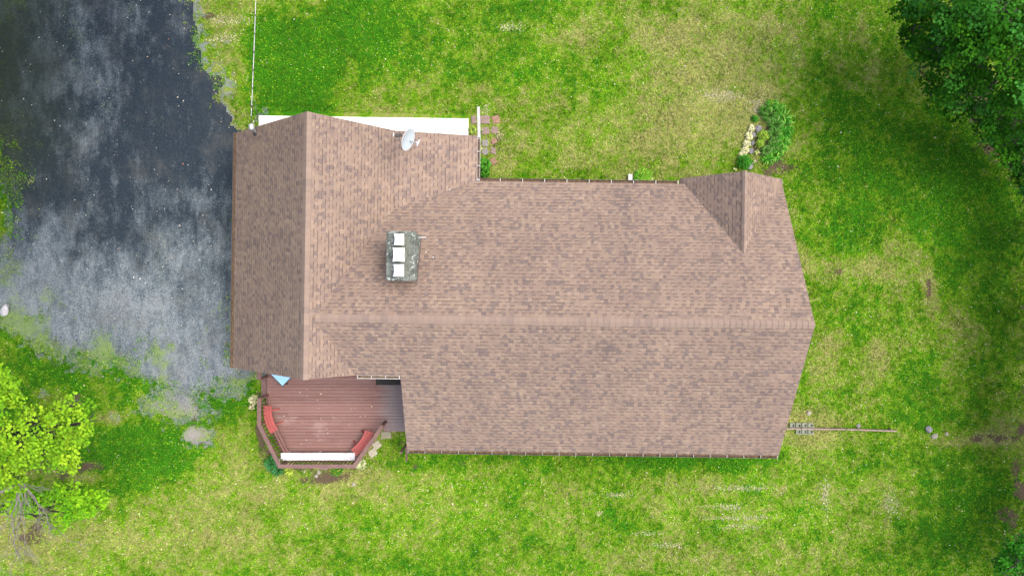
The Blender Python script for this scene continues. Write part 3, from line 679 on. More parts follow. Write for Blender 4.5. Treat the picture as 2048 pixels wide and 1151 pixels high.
# ------------------------------------------------------------ deck
M_rail = simple('rail_paint', (0.145, 0.082, 0.070), 0.35, 5, 0.7, 0.3)
M_raildk = simple('rail_underside_paint', (0.14, 0.07, 0.058), 0.35, 5, 0.75, 0.3)
def deck_mat():
    n = N('deck_board'); p = n.pos(); gi = n.n('ShaderNodeNewGeometry'); sp = n.n('ShaderNodeSeparateXYZ'); n.put(sp.inputs[0], p)
    a = n.noise(n.scale(p, 0.5, 4, 1), 3, 5, 0.7); f = n.noise(n.scale(p, 1, 12, 1), 14, 3, 0.7)
    c = n.mix(gi.outputs['Random Per Island'], (0.128, 0.060, 0.050), (0.172, 0.086, 0.072))
    c = n.mix(n.ramp(a, [(0.4, 0.0), (0.75, 0.55)]), c, (0.20, 0.130, 0.118))
    old = n.math('ADD', n.math('MULTIPLY', n.math('ADD', sp.outputs[0], 5.5), 1.6), n.math('MULTIPLY', n.math('SUBTRACT', a, .5), 1.6))
    c = n.mix(n.ramp(old, [(0.0, 0.0), (1.0, 0.9)]), c, n.mix(f, (0.12, 0.10, 0.10), (0.22, 0.185, 0.185)))
    # trodden pale patches
    c = n.mix(n.ramp(n.noise(p, 1.1, 5, 0.65), [(0.58, 0.0), (0.72, 0.35)]), c, (0.32, 0.23, 0.21))
    c = n.mix(0.7, c, n.ramp(f, [(0.3, 0.72), (0.7, 1.22)]), 'MULTIPLY')
    n.base(c); n.b.inputs['Roughness'].default_value = 0.65; n.bump(f, 0.3, 0.004); return n.m
M_deck = deck_mat()
ZD, ZC = 0.55, 1.5
cp = [P(518, 748, ZC), P(518, 849, ZC), P(559, 932, ZC), P(708, 932, ZC), P(765, 852, ZC)]
deck = empty('deck', (-7.5, -4.8, 0)); DO = deck.location.copy()
tag(deck, 'reddish brown wooden deck with angled railings at the south west corner of the house', 'deck')
fp = [P(529, 735, ZD), P(529, 845, ZD)] + [V3((p.x, p.y, ZD)) for p in cp[2:4]] + [V3((cp[4].x, cp[4].y, ZD)), P(766, 848, ZD), P(830, 848, ZD), P(830, 735, ZD)]
fp[1] = V3((cp[1].x, cp[1].y, ZD)); fp[0] = V3((cp[0].x, fp[0].y, ZD))
def xr(y):
    xsn = []
    for p, q in zip(fp, fp[1:] + fp[:1]):
        if (p.y - y) * (q.y - y) < 0: xsn.append(p.x + (q.x - p.x) * (y - p.y) / (q.y - p.y))
    return (min(xsn), max(xsn)) if len(xsn) > 1 else None
b = MB(); y = max(p.y for p in fp) - .07; rr = random.Random(3)
while y > min(p.y for p in fp) + .03:
    r = xr(y)
    if r:
        xa, xb_ = r; cuts = sorted([xa] + [xa + (xb_ - xa) * rr.random() for _ in range(1)] + [xb_])
        if cuts[1] - xa < .8 or xb_ - cuts[1] < .8: cuts = [xa, xb_]
        for c0_, c1_ in zip(cuts[:-1], cuts[1:]): b.box(((c0_ + c1_) / 2 - DO.x, y - DO.y, ZD - .02 + rr.uniform(-.002, .002)), (c1_ - c0_ - .006, .121, .035))
    y -= .1295
fl = b.build('floor', M_deck, deck)
b = MB()   # skirt and joists
pl = [V3((p.x - DO.x, p.y - DO.y, 0)) for p in fp]
for p, q in zip(pl[:6], pl[1:7]): b.bar(p + V3((0, 0, ZD - .15)), q + V3((0, 0, ZD - .15)), .04, .2)
b.build('rim_joist', M_raildk, deck)
b = MB(); b.prism([(p.x - DO.x, p.y - DO.y) for p in fp][::-1], .3, ZD - .05); b.build('under_frame', M_dark, deck)
rails = [(cp[1] + V3((0, (P(0, 797, ZC).y - cp[1].y), 0)), cp[1]), (cp[1], cp[2]), (cp[2], cp[3]), (cp[3], cp[4])]
b = MB(); cw = .155
path = [V3((p.x - DO.x, p.y - DO.y, 0)) for p in [rails[0][0], cp[1], cp[2], cp[3], cp[4]]]
def offset(path, d):
    out = []
    for i, p in enumerate(path):
        n1_ = n2_ = None
        if i > 0: t = (p - path[i - 1]).normalized(); n1_ = V3((-t.y, t.x, 0))
        if i < len(path) - 1: t = (path[i + 1] - p).normalized(); n2_ = V3((-t.y, t.x, 0))
        if n1_ is None: out.append(p + n2_ * d)
        elif n2_ is None: out.append(p + n1_ * d)
        else: m = (n1_ + n2_).normalized(); out.append(p + m * (d / m.dot(n1_)))
    return out
L1, L2 = offset(path, cw / 2), offset(path, -cw / 2)
for i in range(len(path) - 1):
    q = [L1[i], L1[i + 1], L2[i + 1], L2[i]]
    b = MB(); 
    area = sum(q[k].x * q[(k + 1) % 4].y - q[(k + 1) % 4].x * q[k].y for k in range(4))
    if area < 0: q = q[::-1]
    b.prism([(v.x, v.y) for v in q], ZC - .04, ZC); cap_ = b.build('rail_cap', M_rail, deck)
inner = offset(path, .03)
for i in range(len(path) - 1):
    p, q = inner[i], inner[i + 1]; L = (q - p).length; d = (q - p) / L
    b = MB(); b.bar(p + V3((0, 0, ZC - .09)), q + V3((0, 0, ZC - .09)), .04, .09); b.bar(p + V3((0, 0, ZD + .1)), q + V3((0, 0, ZD + .1)), .04, .09)
    n = int(L / .14)
    for j in range(1, n): b.bar(p + d * (L * j / n) + V3((0, 0, ZD + .145)), p + d * (L * j / n) + V3((0, 0, ZC - .135)), .035, .035)
    b.build('balustrade', M_raildk, deck)
for p in inner + [path[0] + V3((0, (P(0, 757, ZC).y - P(0, 797, ZC).y), 0))]:
    b = MB(); b.box((p.x, p.y, (ZC - .04 + ZD) / 2 + .0), (.09, .09, ZC - .045 - ZD)); b.build('post', M_raildk, deck)
# short rail stub near the house, and the step down west
b = MB(); sp_ = V3((cp[0].x - DO.x, P(0, 752, ZC).y - DO.y, 0)); b.box((sp_.x, sp_.y + .35, ZC - .02), (cw, .9, .04)); b.build('rail_cap', M_rail, deck)
b = MB(); b.box((cp[0].x - DO.x - .16, P(0, 775, .3).y - DO.y, .30), (.32, .80, .04)); b.box((cp[0].x - DO.x - .16, P(0, 775, .3).y - DO.y, .14), (.28, .76, .28)); b.build('step', M_rail, deck)
b = MB(); b.box((P(791, 0, .3).x - DO.x, P(0, 855, .3).y - DO.y, .30), (.95, .28, .04)); b.box((P(791, 0, .3).x - DO.x, P(0, 855, .3).y - DO.y, .14), (.9, .24, .28)); b.build('step', M_deck, deck)
# built-in brown seats along the left diagonal
b = MB(); s1, s2 = offset(path, .34)[1:3]
b.bar(s1 + V3((0, 0, .95)), s2 + V3((0, 0, .95)), .09, .03); s1b, s2b = offset(path, .22)[1:3]; b.bar(s1b + V3((0, 0, .95)), s2b + V3((0, 0, .95)), .09, .03)
for t in (.08, .5, .92): b.bar(s1b.lerp(s2b, t) + V3((0, 0, ZD)), s1b.lerp(s2b, t) + V3((0, 0, .93)), .06, .06)
b.build('built_in_seat', M_raildk, deck)

# white bench
bc = P(635.5, 912.5, 1.0); bench = empty('white_bench', (bc.x, bc.y, ZD)); tag(bench, 'long white bench along the south railing of the deck', 'bench')
M_wp = simple('white_paint_worn', (0.52, 0.53, 0.55), 0.14, 5, 0.6, 0.1, c2=(.33, .34, .34))
b = MB(); b.box((0, 0, .43), (2.95, .30, .035)); b.build('seat', M_wp, bench, bevel=.006)
b = MB()
b.box((0, 0, .395), (2.7, .05, .03)); b.build('stretcher', M_wp, bench)
for sx in (-1.25, 0, 1.25):
    for sy in (-.11, .11): b = MB(); b.bar((sx, sy, 0), (sx, sy * .9, .40), .06, .05); b.build('leg', M_wp, bench)

# red curved benches
M_red = simple('red_paint', (0.30, 0.058, 0.050), 0.25, 5, 0.7, 0.15, c2=(.20, .045, .038))
def red_bench(loc, rz, label):
    t = empty('curved_bench', loc, rz); tag(t, label, 'bench', 'red curved benches on the deck')
    Rr = 1.6; half = .34   # arc half angle
    for k in range(3):
        b = MB(); r0 = Rr + (k - 1) * .115 - .052; r1 = r0 + .104; n = 10; vs = []; 
        for i in range(n + 1):
            a = -half + 2 * half * i / n; a *= 1.0
            for r, z in ((r0, .40), (r1, .40), (r1, .43), (r0, .43)): vs.append((r * math.cos(a) - Rr, r * math.sin(a), z))
        fs = []
        for i in range(n):
            o_ = i * 4
            for j in range(4): fs.append((o_ + j, o_ + 4 + j, o_ + 4 + (j + 1) % 4, o_ + (j + 1) % 4))
        fs += [(3, 2, 1, 0), (n * 4, n * 4 + 1, n * 4 + 2, n * 4 + 3)]
        b.add(vs, fs); b.build('slat', M_red, t)
    for s in (-1, 1):
        a = s * half * .62; c, sn = math.cos(a), math.sin(a)
        b = MB(); b.bar(((Rr - .14) * c - Rr, (Rr - .14) * sn, .385), ((Rr + .14) * c - Rr, (Rr + .14) * sn, .385), .06, .03)
        b.bar(((Rr - .12) * c - Rr, (Rr - .12) * sn, .38), ((Rr - .36) * c - Rr, (Rr - .36) * sn, .0), .05, .04)
        b.bar(((Rr + .12) * c - Rr, (Rr + .12) * sn, .38), ((Rr + .14) * c - Rr, (Rr + .14) * sn, .0), .05, .04)
        b.build('leg', M_red, t)
    return t
p = P(537, 838, 1.0); red_bench((p.x, p.y, ZD), R_(180 + 15), 'red curved bench by the western rail of the deck, beside the pale hosta')
p = P(726, 886, 1.0); red_bench((p.x, p.y, ZD), R_(-37), 'red curved bench by the angled south east rail, next to the white bench end')

# blue table by the wall
p = P(561, 748, 1.25); tb = empty('patio_table', (p.x + .08, p.y + .06, ZD), R_(45)); tag(tb, 'small table with light blue top and dark frame, half hidden under the roof edge', 'table')
b = MB(); b.box((0, 0, .70), (.72, .72, .02)); b.build('tabletop', simple('blue_top', (0.25, 0.48, 0.68), 0.12, 3, 0.35, 0.02), tb)
b = MB()
for s in (-1, 1): b.box((s * .375, 0, .70), (.03, .78, .035)); b.box((0, s * .375, .70), (.72, .03, .035))
b.build('frame', M_dark, tb)
for sx in (-1, 1):
    for sy in (-1, 1): b = MB(); b.bar((sx * .36, sy * .36, 0), (sx * .34, sy * .34, .69), .035, .035); b.build('leg', M_dark, tb)
p = P(776, 761, ZD); m_ = MB(); m_.box((0, 0, .012), (.98, .34, .02)); 
for i in range(9): m_.box((-.44 + i * .11, 0, .026), (.03, .30, .008))
o = m_.build('doormat', simple('rubber_black', (0.018, 0.016, 0.014), 0.5), None, bevel=.004); o.location = p; tag(o, 'dark ribbed doormat on the deck beside the wall under the white gutter', 'doormat')

# ------------------------------------------------------------ downspouts and pipes
b = MB(); b.tube([P(957, 216, .28), P(958, 262, .28)], .04, 10); b.tube([P(957, 215.5, .28), P(957, 215.5, .05)], .04, 10)
pz = HW(XE + .06, YEN + 1.6, 0)
o = None
t = empty('drain_pipe', P(957, 240, 0)); tag(t, 'white drain pipe lying north of the roof corner beside the square pavers', 'pipe')
b = MB(); L0 = t.location; b.bar(P(957, 215, 1.2) - L0, HW(XE + .07, YN - .12, 2.5) - L0, .11, .08); b.build('pipe', M_white, t)
b = MB(); b.bar(P(957, 216, 1.15) - L0, P(957, 216, 0) - L0, .06, .06); b.build('stake', M_white, t)
def spout(px, py0, py1, label, m, z=.25, wd=.07):
    t = empty('downspout', P(px, py0, 0)); tag(t, label, 'downspout'); L0 = t.location
    b = MB(); b.bar(P(px, py0, z) - L0, P(px, py1, z * .5) - L0, wd, .06); b.build('outlet', m, t)
    b = MB(); b.bar(P(px, py0, z) - L0, P(px, py0, z) - L0 + V3((0, 0, 1.6)), wd, .06); b.build('pipe', m, t)
spout(813, 888, 921, 'brown downspout outlet poking out below the south west roof corner', M_rail, 1.2)
t = empty('downspout', P(1260.5, 362, 0)); tag(t, 'short white downspout outlet on the north side in the shrubs', 'downspout'); L0 = t.location
b = MB(); b.bar(P(1260.5, 372, .35) - L0, P(1260.5, 349, .12) - L0, .17, .07); b.build('outlet', M_white, t)
b = MB(); b.bar(P(1260.5, 372, .35) - L0, P(1260.5, 372, .35) - L0 + V3((0, -.05, 1.7)), .09, .07); b.build('pipe', M_white, t)
b = MB(); pp = P(1540, 905, 2.62); b.box((0, 0, 0), (.62, .10, .03))
for i in range(6): b.box((-.25 + i * .1, 0, .02), (.03, .10, .015))
o = b.build('gutter_guard', M_dark, None, bevel=.01); o.location = HW(*V3(to_local(pp.x, pp.y) + (0,))) + V3((0, 0, 2.60)); tag(o, 'short black gutter guard strip at the south east corner of the roof', 'gutter guard')

# ------------------------------------------------------------ pavers and stones
M_pink = simple('paver_pink', (0.21, 0.155, 0.135), 0.35, 7, 0.9, 0.4); M_grey = simple('paver_grey', (0.19, 0.18, 0.175), 0.25, 7, 0.9, 0.4)
M_cream = simple('paver_cream', (0.34, 0.32, 0.24), 0.3, 7, 0.9, 0.4); M_orange = simple('brick_orange', (0.25, 0.15, 0.105), 0.45, 8, 0.9, 0.4)
def paver(px, py, wpx, hpx, rz, m, label, rnd=False, name='paving_stone', grp=None):
    p = P(px, py, .04); b = MB(); s = H / F
    if rnd:
        q = [(wpx * s / 2 * math.cos(a), hpx * s / 2 * math.sin(a)) for a in [2 * math.pi * i / 20 for i in range(20)]]
    else:
        r_ = random.Random(int(px * 7 + py)); q = [(sx * wpx * s / 2 + r_.uniform(-.02, .02), sy * hpx * s / 2 + r_.uniform(-.02, .02)) for sx, sy in ((-1, -1), (1, -1), (1, 1), (-1, 1))]
    b.prism(q, -.03, .035); o = b.build(name, m, None, bevel=.01); o.location = (p.x, p.y, .012); o.rotation_euler = (R_(random.uniform(-1, 1)), R_(random.uniform(-1, 1)), R_(rz)); tag(o, label, 'paver', grp); return o
gp = 'pavers beside the east gutter of the wing'
paver(948, 239, 10, 16, 0, M_pink, 'pink paver just west of the white drain pipe end', grp=gp)
paver(969, 239, 20, 16, 0, M_pink, 'largest pink paver just east of the white drain pipe end', grp=gp)
paver(971, 261, 14, 15, 2, M_pink, 'square pinkish paver second down beside the white pipe', grp=gp)
paver(970, 286, 13, 13, 4, M_grey, 'grey squarish paver just above the round grey one', grp=gp)
paver(970, 303, 14, 14, 0, M_grey, 'round grey paver beside the roof gutter', True, grp=gp)
paver(991, 239, 15, 14, 14, M_orange, 'orange broken brick at the top of the eastern paver row', grp=gp)
paver(990, 260, 14, 14, -6, M_pink, 'square pink paver in the eastern row below the orange brick', grp=gp)
paver(988, 282, 11, 10, 20, M_orange, 'small orange brick in the middle of the eastern paver row', grp=gp)
paver(987, 301, 10, 12, -12, M_pink, 'small dull paver east of the round grey paver', grp=gp)
paver(987, 322, 12, 11, 25, M_orange, 'lowest orange brick of the eastern paver row, next to the hosta', grp=gp)
gd = 'stepping stones beside the deck'
paver(745.5, 905, 16, 15, 32, M_cream, 'cream square stepping stone against the angled rail of the deck', grp=gd)
paver(754, 889, 16, 14, 32, M_cream, 'mossy cream stepping stone upper right of the brighter one', grp=gd)
paver(772, 870, 20, 14, 2, simple('paver_mossy', (0.26, 0.25, 0.17), .35, 9, .9, .4), 'dull mossy stepping stone just below the grey deck step', grp=gd)
paver(647, 936.5, 18, 5, 0, M_pink, 'thin pink paver tucked under the south rail of the deck')

def rock(px, py, d, m, label, z=0, sq=.6, name='rock', cat='rock', grp=None, stretch=1.0, rz=0):
    import bmesh
    bm = bmesh.new(); bmesh.ops.create_icosphere(bm, subdivisions=3, radius=.5)
    r_ = random.Random(int(px * 13 + py * 7)); ph = [V3((r_.uniform(-1, 1), r_.uniform(-1, 1), r_.uniform(-1, 1))).normalized() for _ in range(14)]; am = [r_.uniform(.30, .46) for _ in ph]
    for v in bm.verts:
        for q, a in zip(ph, am):
            k = v.co.dot(q)
            if k > a: v.co -= q * (k - a) * .85
    s = H / F * d * 1.15
    for v in bm.verts: v.co = V3((v.co.x * s * stretch, v.co.y * s, v.co.z * s * sq))
    me = bpy.data.meshes.new(name); bm.to_mesh(me); bm.free(); me.materials.append(m)
    o = bpy.data.objects.new(name, me); COL.objects.link(o); p = P(px, py, .05); o.location = (p.x, p.y, z + s * sq * .25); o.rotation_euler = (0, 0, rz); tag(o, label, cat, grp); return o
M_rk = simple('rock_grey', (0.20, 0.20, 0.21), 0.45, 6, 0.9, 0.5); M_rkl = simple('rock_pale', (0.27, 0.255, 0.21), 0.25, 6, 0.9, 0.5)
gb = 'rocks in the garden bed north of the roof gable'
rock(1517, 258, 14, M_rk, 'topmost and largest grey rock in the garden bed', grp=gb)
rock(1508, 269, 10, M_rk, 'second grey rock from the top of the bed', grp=gb)
rock(1506, 285, 9, M_rk, 'small dark rock midway along the pale variegated leaves', grp=gb)
rock(1501, 302, 12, M_rk, 'lower grey rock beside the pale variegated leaves', grp=gb)
rock(1499, 332, 13, M_rk, 'lowest bluish grey rock of the bed, touching the roof gable', grp=gb)
gs = 'small pale stones south of the deck'
rock(608, 942, 6, M_rkl, 'leftmost pale stone below the south rail of the deck', grp=gs, stretch=.7)
rock(637, 944, 8, M_rkl, 'upper of the two pale stones close together below the deck', grp=gs)
rock(632, 951, 7, M_rkl, 'lower of the two pale stones close together below the deck', grp=gs)
rock(707, 968, 8, M_rkl, 'pale stone alone in the lawn south east of the deck corner')
rock(1618, 825, 9, M_rkl, 'pale rounded stone in the lawn above the block border')
rock(1717, 851, 8, M_rk, 'grey stone just above the middle of the timber edging')
rock(1858, 858, 13, M_rk, 'flat grey stone in the lawn past the east end of the timber edging')
rock(1870, 872, 12, M_rkl, 'pale flat stone below the grey stone past the timber edging')
rock(1894, 867, 7, M_rkl, 'small pale stone furthest east along the line of the edging')
rock(11, 620, 24, simple('rock_white', (0.42, 0.42, 0.43), 0.3, 9, 0.8, 0.4), 'white broken rock at the left edge of the driveway', stretch=.7, rz=-.6)

# block border and timber edging to the east
M_blk = simple('concrete_block', (0.26, 0.27, 0.25), 0.4, 9, 0.95, 0.5, c2=(.10, .15, .06))
def blockobj(px, py, label):
    b = MB(); w_, d_, h_ = .215, .20, .12
    for s in (-1, 1): b.box((0, s * (d_ / 2 - .02), 0), (w_, .04, h_)); b.box((s * (w_ / 2 - .02), 0, 0), (.04, d_ - .08, h_))
    b.box((0, 0, -.03), (w_ - .08, d_ - .08, .03))
    o = b.build('concrete_block', M_blk, None, bevel=.008); o.location = P(px, py, .05); o.rotation_euler = (0, 0, R_(-1)); tag(o, label, 'block', 'hollow concrete blocks by the east wall'); return o
for i, (w1) in enumerate(('nearest the roof edge', 'second from the roof edge', 'third from the roof edge', 'farthest from the roof edge')):
    blockobj(1584 + i * 12.2, 850, 'hollow mossy block of the upper row, ' + w1)
    if i: blockobj(1584 + i * 12.2, 862.5, 'hollow mossy block of the lower row, ' + w1)
M_tim = simple('weathered_timber', (0.25, 0.19, 0.16), 0.4, 8, 0.9, 0.4)
tm = empty('timber_edging', P(1680, 857, 0)); tag(tm, 'long thin weathered timber edging running east from the blocks', 'edging'); L0 = tm.location
for (a0, a1, q0, q1) in ((1570, 1690, 856, 857.5), (1692, 1792, 857.5, 861)):
    b = MB(); b.bar(P(a0, q0, .16) - L0, P(a1, q1, .16) - L0, .055, .16); b.build('board', M_tim, tm)
for px in (1600, 1650, 1712, 1780): b = MB(); b.box(P(px, 855.2 if px < 1690 else 857, .12) - L0, (.04, .04, .24)); b.build('stake', M_tim, tm)

# ------------------------------------------------------------ leaves and plants
def leaf_mat(name, rough=0.8, trans=0.3):
    n = N(name); at = n.n('ShaderNodeAttribute', attribute_name='col'); n.base(at.outputs['Color'])
    n.b.inputs['Roughness'].default_value = rough; n.b.inputs['Specular IOR Level'].default_value = 0.08
    tr = n.n('ShaderNodeBsdfTranslucent'); n.t.links.new(at.outputs['Color'], tr.inputs[0])
    mx = n.n('ShaderNodeMixShader'); mx.inputs[0].default_value = trans
    n.t.links.new(n.b.outputs[0], mx.inputs[1]); n.t.links.new(tr.outputs[0], mx.inputs[2]); n.t.links.new(mx.outputs[0], n.o.inputs[0]); return n.m
M_leaf = leaf_mat('leaf')
def strip_leaf(V_, C_, Fq, base, dirv, length, width, lift, droop, col, col2=None, n=4):
    """arched strap or oval leaf from base; dirv = horizontal direction"""
    side = V3((-dirv.y, dirv.x, 0)); i0 = len(V_)
    for i in range(n + 1):
        t = i / n; c = base + dirv * (length * t) + V3((0, 0, lift * math.sin(min(1, t * 1.15) * math.pi * .62) - droop * t * t))
        w_ = width * math.sin(math.pi * min(1, .08 + t * .92)) ** .7 + .001
        for s in (-1, 1): V_.append(c + side * s * w_ + V3((0, 0, .12 * w_))); C_.append(col if col2 is None or .18 < t < .85 else col2)
    for i in range(n): a = i0 + 2 * i; Fq.append((a, a + 1, a + 3, a + 2))
def plant(name, label, cat, px, py, kind, rpx, cols, z=0.0, nl=40, grp=None, h=.3, seed=None, col2=None, wd=None):
    r_ = random.Random(seed or int(px * 3 + py)); loc = P(px, py, z + .1); V_ = []; C_ = []; Fq = []; R0 = rpx * H / F
    for i in range(nl):
        a = r_.uniform(0, 2 * math.pi); d = V3((math.cos(a), math.sin(a), 0)); c = r_.choice(cols); k = r_.uniform(.6, 1.3); c = tuple(x * k for x in c)
        if kind == 'hosta':
            b0 = d * r_.uniform(0, R0 * .45) + V3((0, 0, r_.uniform(.02, h * .6))); strip_leaf(V_, C_, Fq, b0, d, R0 * r_.uniform(.45, .7), (wd or R0 * .16) * r_.uniform(.8, 1.2), h * .4, h * .3, c, col2 if r_.random() < .8 else None, 5)
        elif kind == 'grass':
            b0 = d * r_.uniform(0, R0 * .25); a2 = a + r_.uniform(-.5, .5); d2 = V3((math.cos(a2), math.sin(a2), 0)); strip_leaf(V_, C_, Fq, b0, d2, R0 * r_.uniform(.5, 1.15), (wd or .010) * r_.uniform(.7, 1.3), h * r_.uniform(.7, 1.2), h * r_.uniform(.3, .9), c, None, 6)
        else:
            th = math.acos(r_.uniform(0.05, 1)); rad = R0 * r_.uniform(.55, 1); b0 = V3((d.x * math.sin(th) * rad, d.y * math.sin(th) * rad, math.cos(th) * h * rad / R0)); a2 = r_.uniform(0, 6.3)
            strip_leaf(V_, C_, Fq, b0, V3((math.cos(a2), math.sin(a2), 0)), r_.uniform(.04, .08), (wd or .016), .015, .01, c, None, 2)
    me = bpy.data.meshes.new(name); me.from_pydata([tuple(v) for v in V_], [], Fq); at = me.color_attributes.new('col', 'FLOAT_COLOR', 'POINT')
    at.data.foreach_set('color', np.array([tuple(c) + (1,) for c in C_], dtype=np.float32).ravel()); me.materials.append(M_leaf)
    o = bpy.data.objects.new(name, me); COL.objects.link(o); o.location = (loc.x, loc.y, z + .01); tag(o, label, cat, grp); return o
CREAM, LIME, GREEN, DEEP, BLUE = (.62, .60, .36), (.30, .42, .05), (.07, .26, .02), (.035, .16, .015), (.045, .21, .06)
plant('hosta', 'pale variegated hosta outside the western rail of the deck', 'plant', 507, 798, 'hosta', 11, [CREAM, (.4, .48, .2)], nl=60, col2=(.7, .68, .5))
plant('hosta', 'smaller pale variegated hosta just below the other at the western rail', 'plant', 505, 813, 'hosta', 8, [CREAM, (.35, .4, .2)], nl=36, col2=(.6, .6, .42))
plant('hosta', 'pale flowering plant on the deck side of the western rail', 'plant', 521, 803, 'bush', 8, [CREAM, (.2, .3, .1)], nl=120, z=.5, h=.3)
plant('hosta', 'small pale plant at the corner where the deck meets the roof', 'plant', 520, 748, 'hosta', 5, [CREAM, LIME], nl=30, z=.5)
for (x, y, r) in ((541, 925, 15), (556, 938, 14)): plant('daylily', 'blue green arching daylily clump at the south west deck corner', 'plant', x, y, 'grass', r, [BLUE, DEEP, (.07, .24, .10)], nl=100, h=.28, wd=.015, grp='daylily clumps at the deck corner')
plant('hosta', 'lime yellow hosta under the south rail beside the blue green clump', 'plant', 580, 941, 'hosta', 11, [LIME, (.4, .5, .08)], nl=50)
plant('hosta', 'green leafy plant under the south rail right of its middle', 'plant', 673, 939, 'bush', 13, [GREEN, LIME, DEEP], nl=260, h=.3)
plant('hosta', 'cream variegated hosta at the south east corner of the deck rail', 'plant', 722, 927, 'hosta', 13, [CREAM, (.3, .4, .16)], nl=80, col2=(.72, .70, .5))
plant('hosta', 'cream and green plant on the deck behind the white bench left end', 'plant', 577, 925, 'bush', 7, [CREAM, LIME], nl=80, z=.6, h=.2)
plant('hosta', 'yellow green hosta between the white walk and the white drain pipe', 'plant', 945, 261, 'hosta', 9, [LIME, (.22, .36, .05), (.4, .5, .15)], nl=80)
plant('hosta', 'large dark green hosta in the corner below the round grey paver', 'plant', 969, 330, 'hosta', 14, [(.06, .24, .02), DEEP, (.12, .34, .04)], nl=110, h=.45)
plant('hosta', 'smaller dark green hosta against the north gutter corner', 'plant', 970, 347, 'hosta', 10, [GREEN, DEEP], nl=70, h=.35)
plant('hosta', 'small pale hosta squeezed between gutter and grey pavers', 'plant', 961, 298, 'hosta', 5, [CREAM, LIME], nl=36)
plant('hosta', 'small white edged plant right of the white drain pipe', 'plant', 961, 262, 'hosta', 5, [CREAM, GREEN], nl=36)
plant('shrub', 'low bright green shrub beside the short white downspout outlet', 'shrub', 1286, 355, 'bush', 20, [(.09, .34, .02), (.12, .38, .03), LIME], nl=900, h=.4, wd=.022)
plant('hosta', 'small cream plant poking out right of the low green shrub', 'plant', 1300, 362, 'hosta', 8, [CREAM, LIME], nl=40)
# garden bed
cr = [(1542,210,10),(1556,222,14),(1566,236,15),(1570,252,15),(1569,268,15),(1566,284,14),(1558,298,14),(1548,310,13),(1535,318,11)]
for (x, y, r) in cr: plant('daylily', 'arching deep green daylily clump in the crescent on the outer side of the garden bed', 'plant', x, y, 'grass', r * 1.3, [(.06, .30, .02), (.045, .23, .02), (.11, .38, .03), (.24, .50, .08)], nl=62, h=.26, wd=.015, grp='daylily crescent in the garden bed')
for (x, y, r) in ((1538, 232, 13), (1550, 250, 14), (1547, 270, 12), (1545, 292, 11), (1530, 302, 9), (1526, 222, 9)): plant('daylily', 'lighter thin leaved daylily clump in the middle of the garden bed', 'plant', x, y, 'grass', r * 1.2, [GREEN, (.20, .38, .10), (.12, .32, .05)], nl=110, h=.35, wd=.010, grp='light green clumps in the garden bed')
plant('shrub', 'lime green mounded shrub between the rocks and the daylilies', 'shrub', 1526, 272, 'bush', 12, [LIME, (.18, .38, .04)], nl=320, h=.4)
plant('shrub', 'lower lime green shrub in the garden bed near the middle rocks', 'shrub', 1519, 288, 'bush', 9, [LIME, (.2, .4, .05)], nl=220, h=.35)
plant('boxwood', 'rounded bright green shrub touching the roof gable at the foot of the bed', 'shrub', 1487, 325, 'bush', 15, [GREEN, (.04, .26, .02), DEEP], nl=700, h=.55)
plant('shrub', 'small deep green tuft at the top left of the garden bed', 'shrub', 1510, 237, 'bush', 7, [GREEN, (.03, .2, .02)], nl=160, h=.3)
plant('shrub', 'small green tuft at the very top of the garden bed', 'shrub', 1541, 205, 'bush', 7, [GREEN, LIME], nl=120, h=.3)
for (x, y, r) in ((1503, 256, 8), (1498, 272, 9), (1494, 287, 9), (1490, 300, 9), (1485, 311, 9)): plant('variegated_groundcover', 'cream variegated plant in the pale strip left of the rocks', 'plant', x, y, 'hosta', r, [CREAM, (.66, .66, .42), (.5, .56, .22)], nl=60, h=.2, grp='pale variegated plants along the rocks', col2=(.75, .74, .55))
plant('variegated_groundcover', 'small cream plant right of the lower rocks in the bed', 'plant', 1514, 304, 'hosta', 7, [CREAM, LIME], nl=34, h=.2)
plant('variegated_groundcover', 'small cream tuft beside the lowest bluish rock', 'plant', 1507, 324, 'hosta', 6, [CREAM, GREEN], nl=34, h=.2)
plant('hosta', 'tiny cream plant left of the rounded shrub at the gable', 'plant', 1471, 338, 'hosta', 5, [CREAM, LIME], nl=24, h=.15)

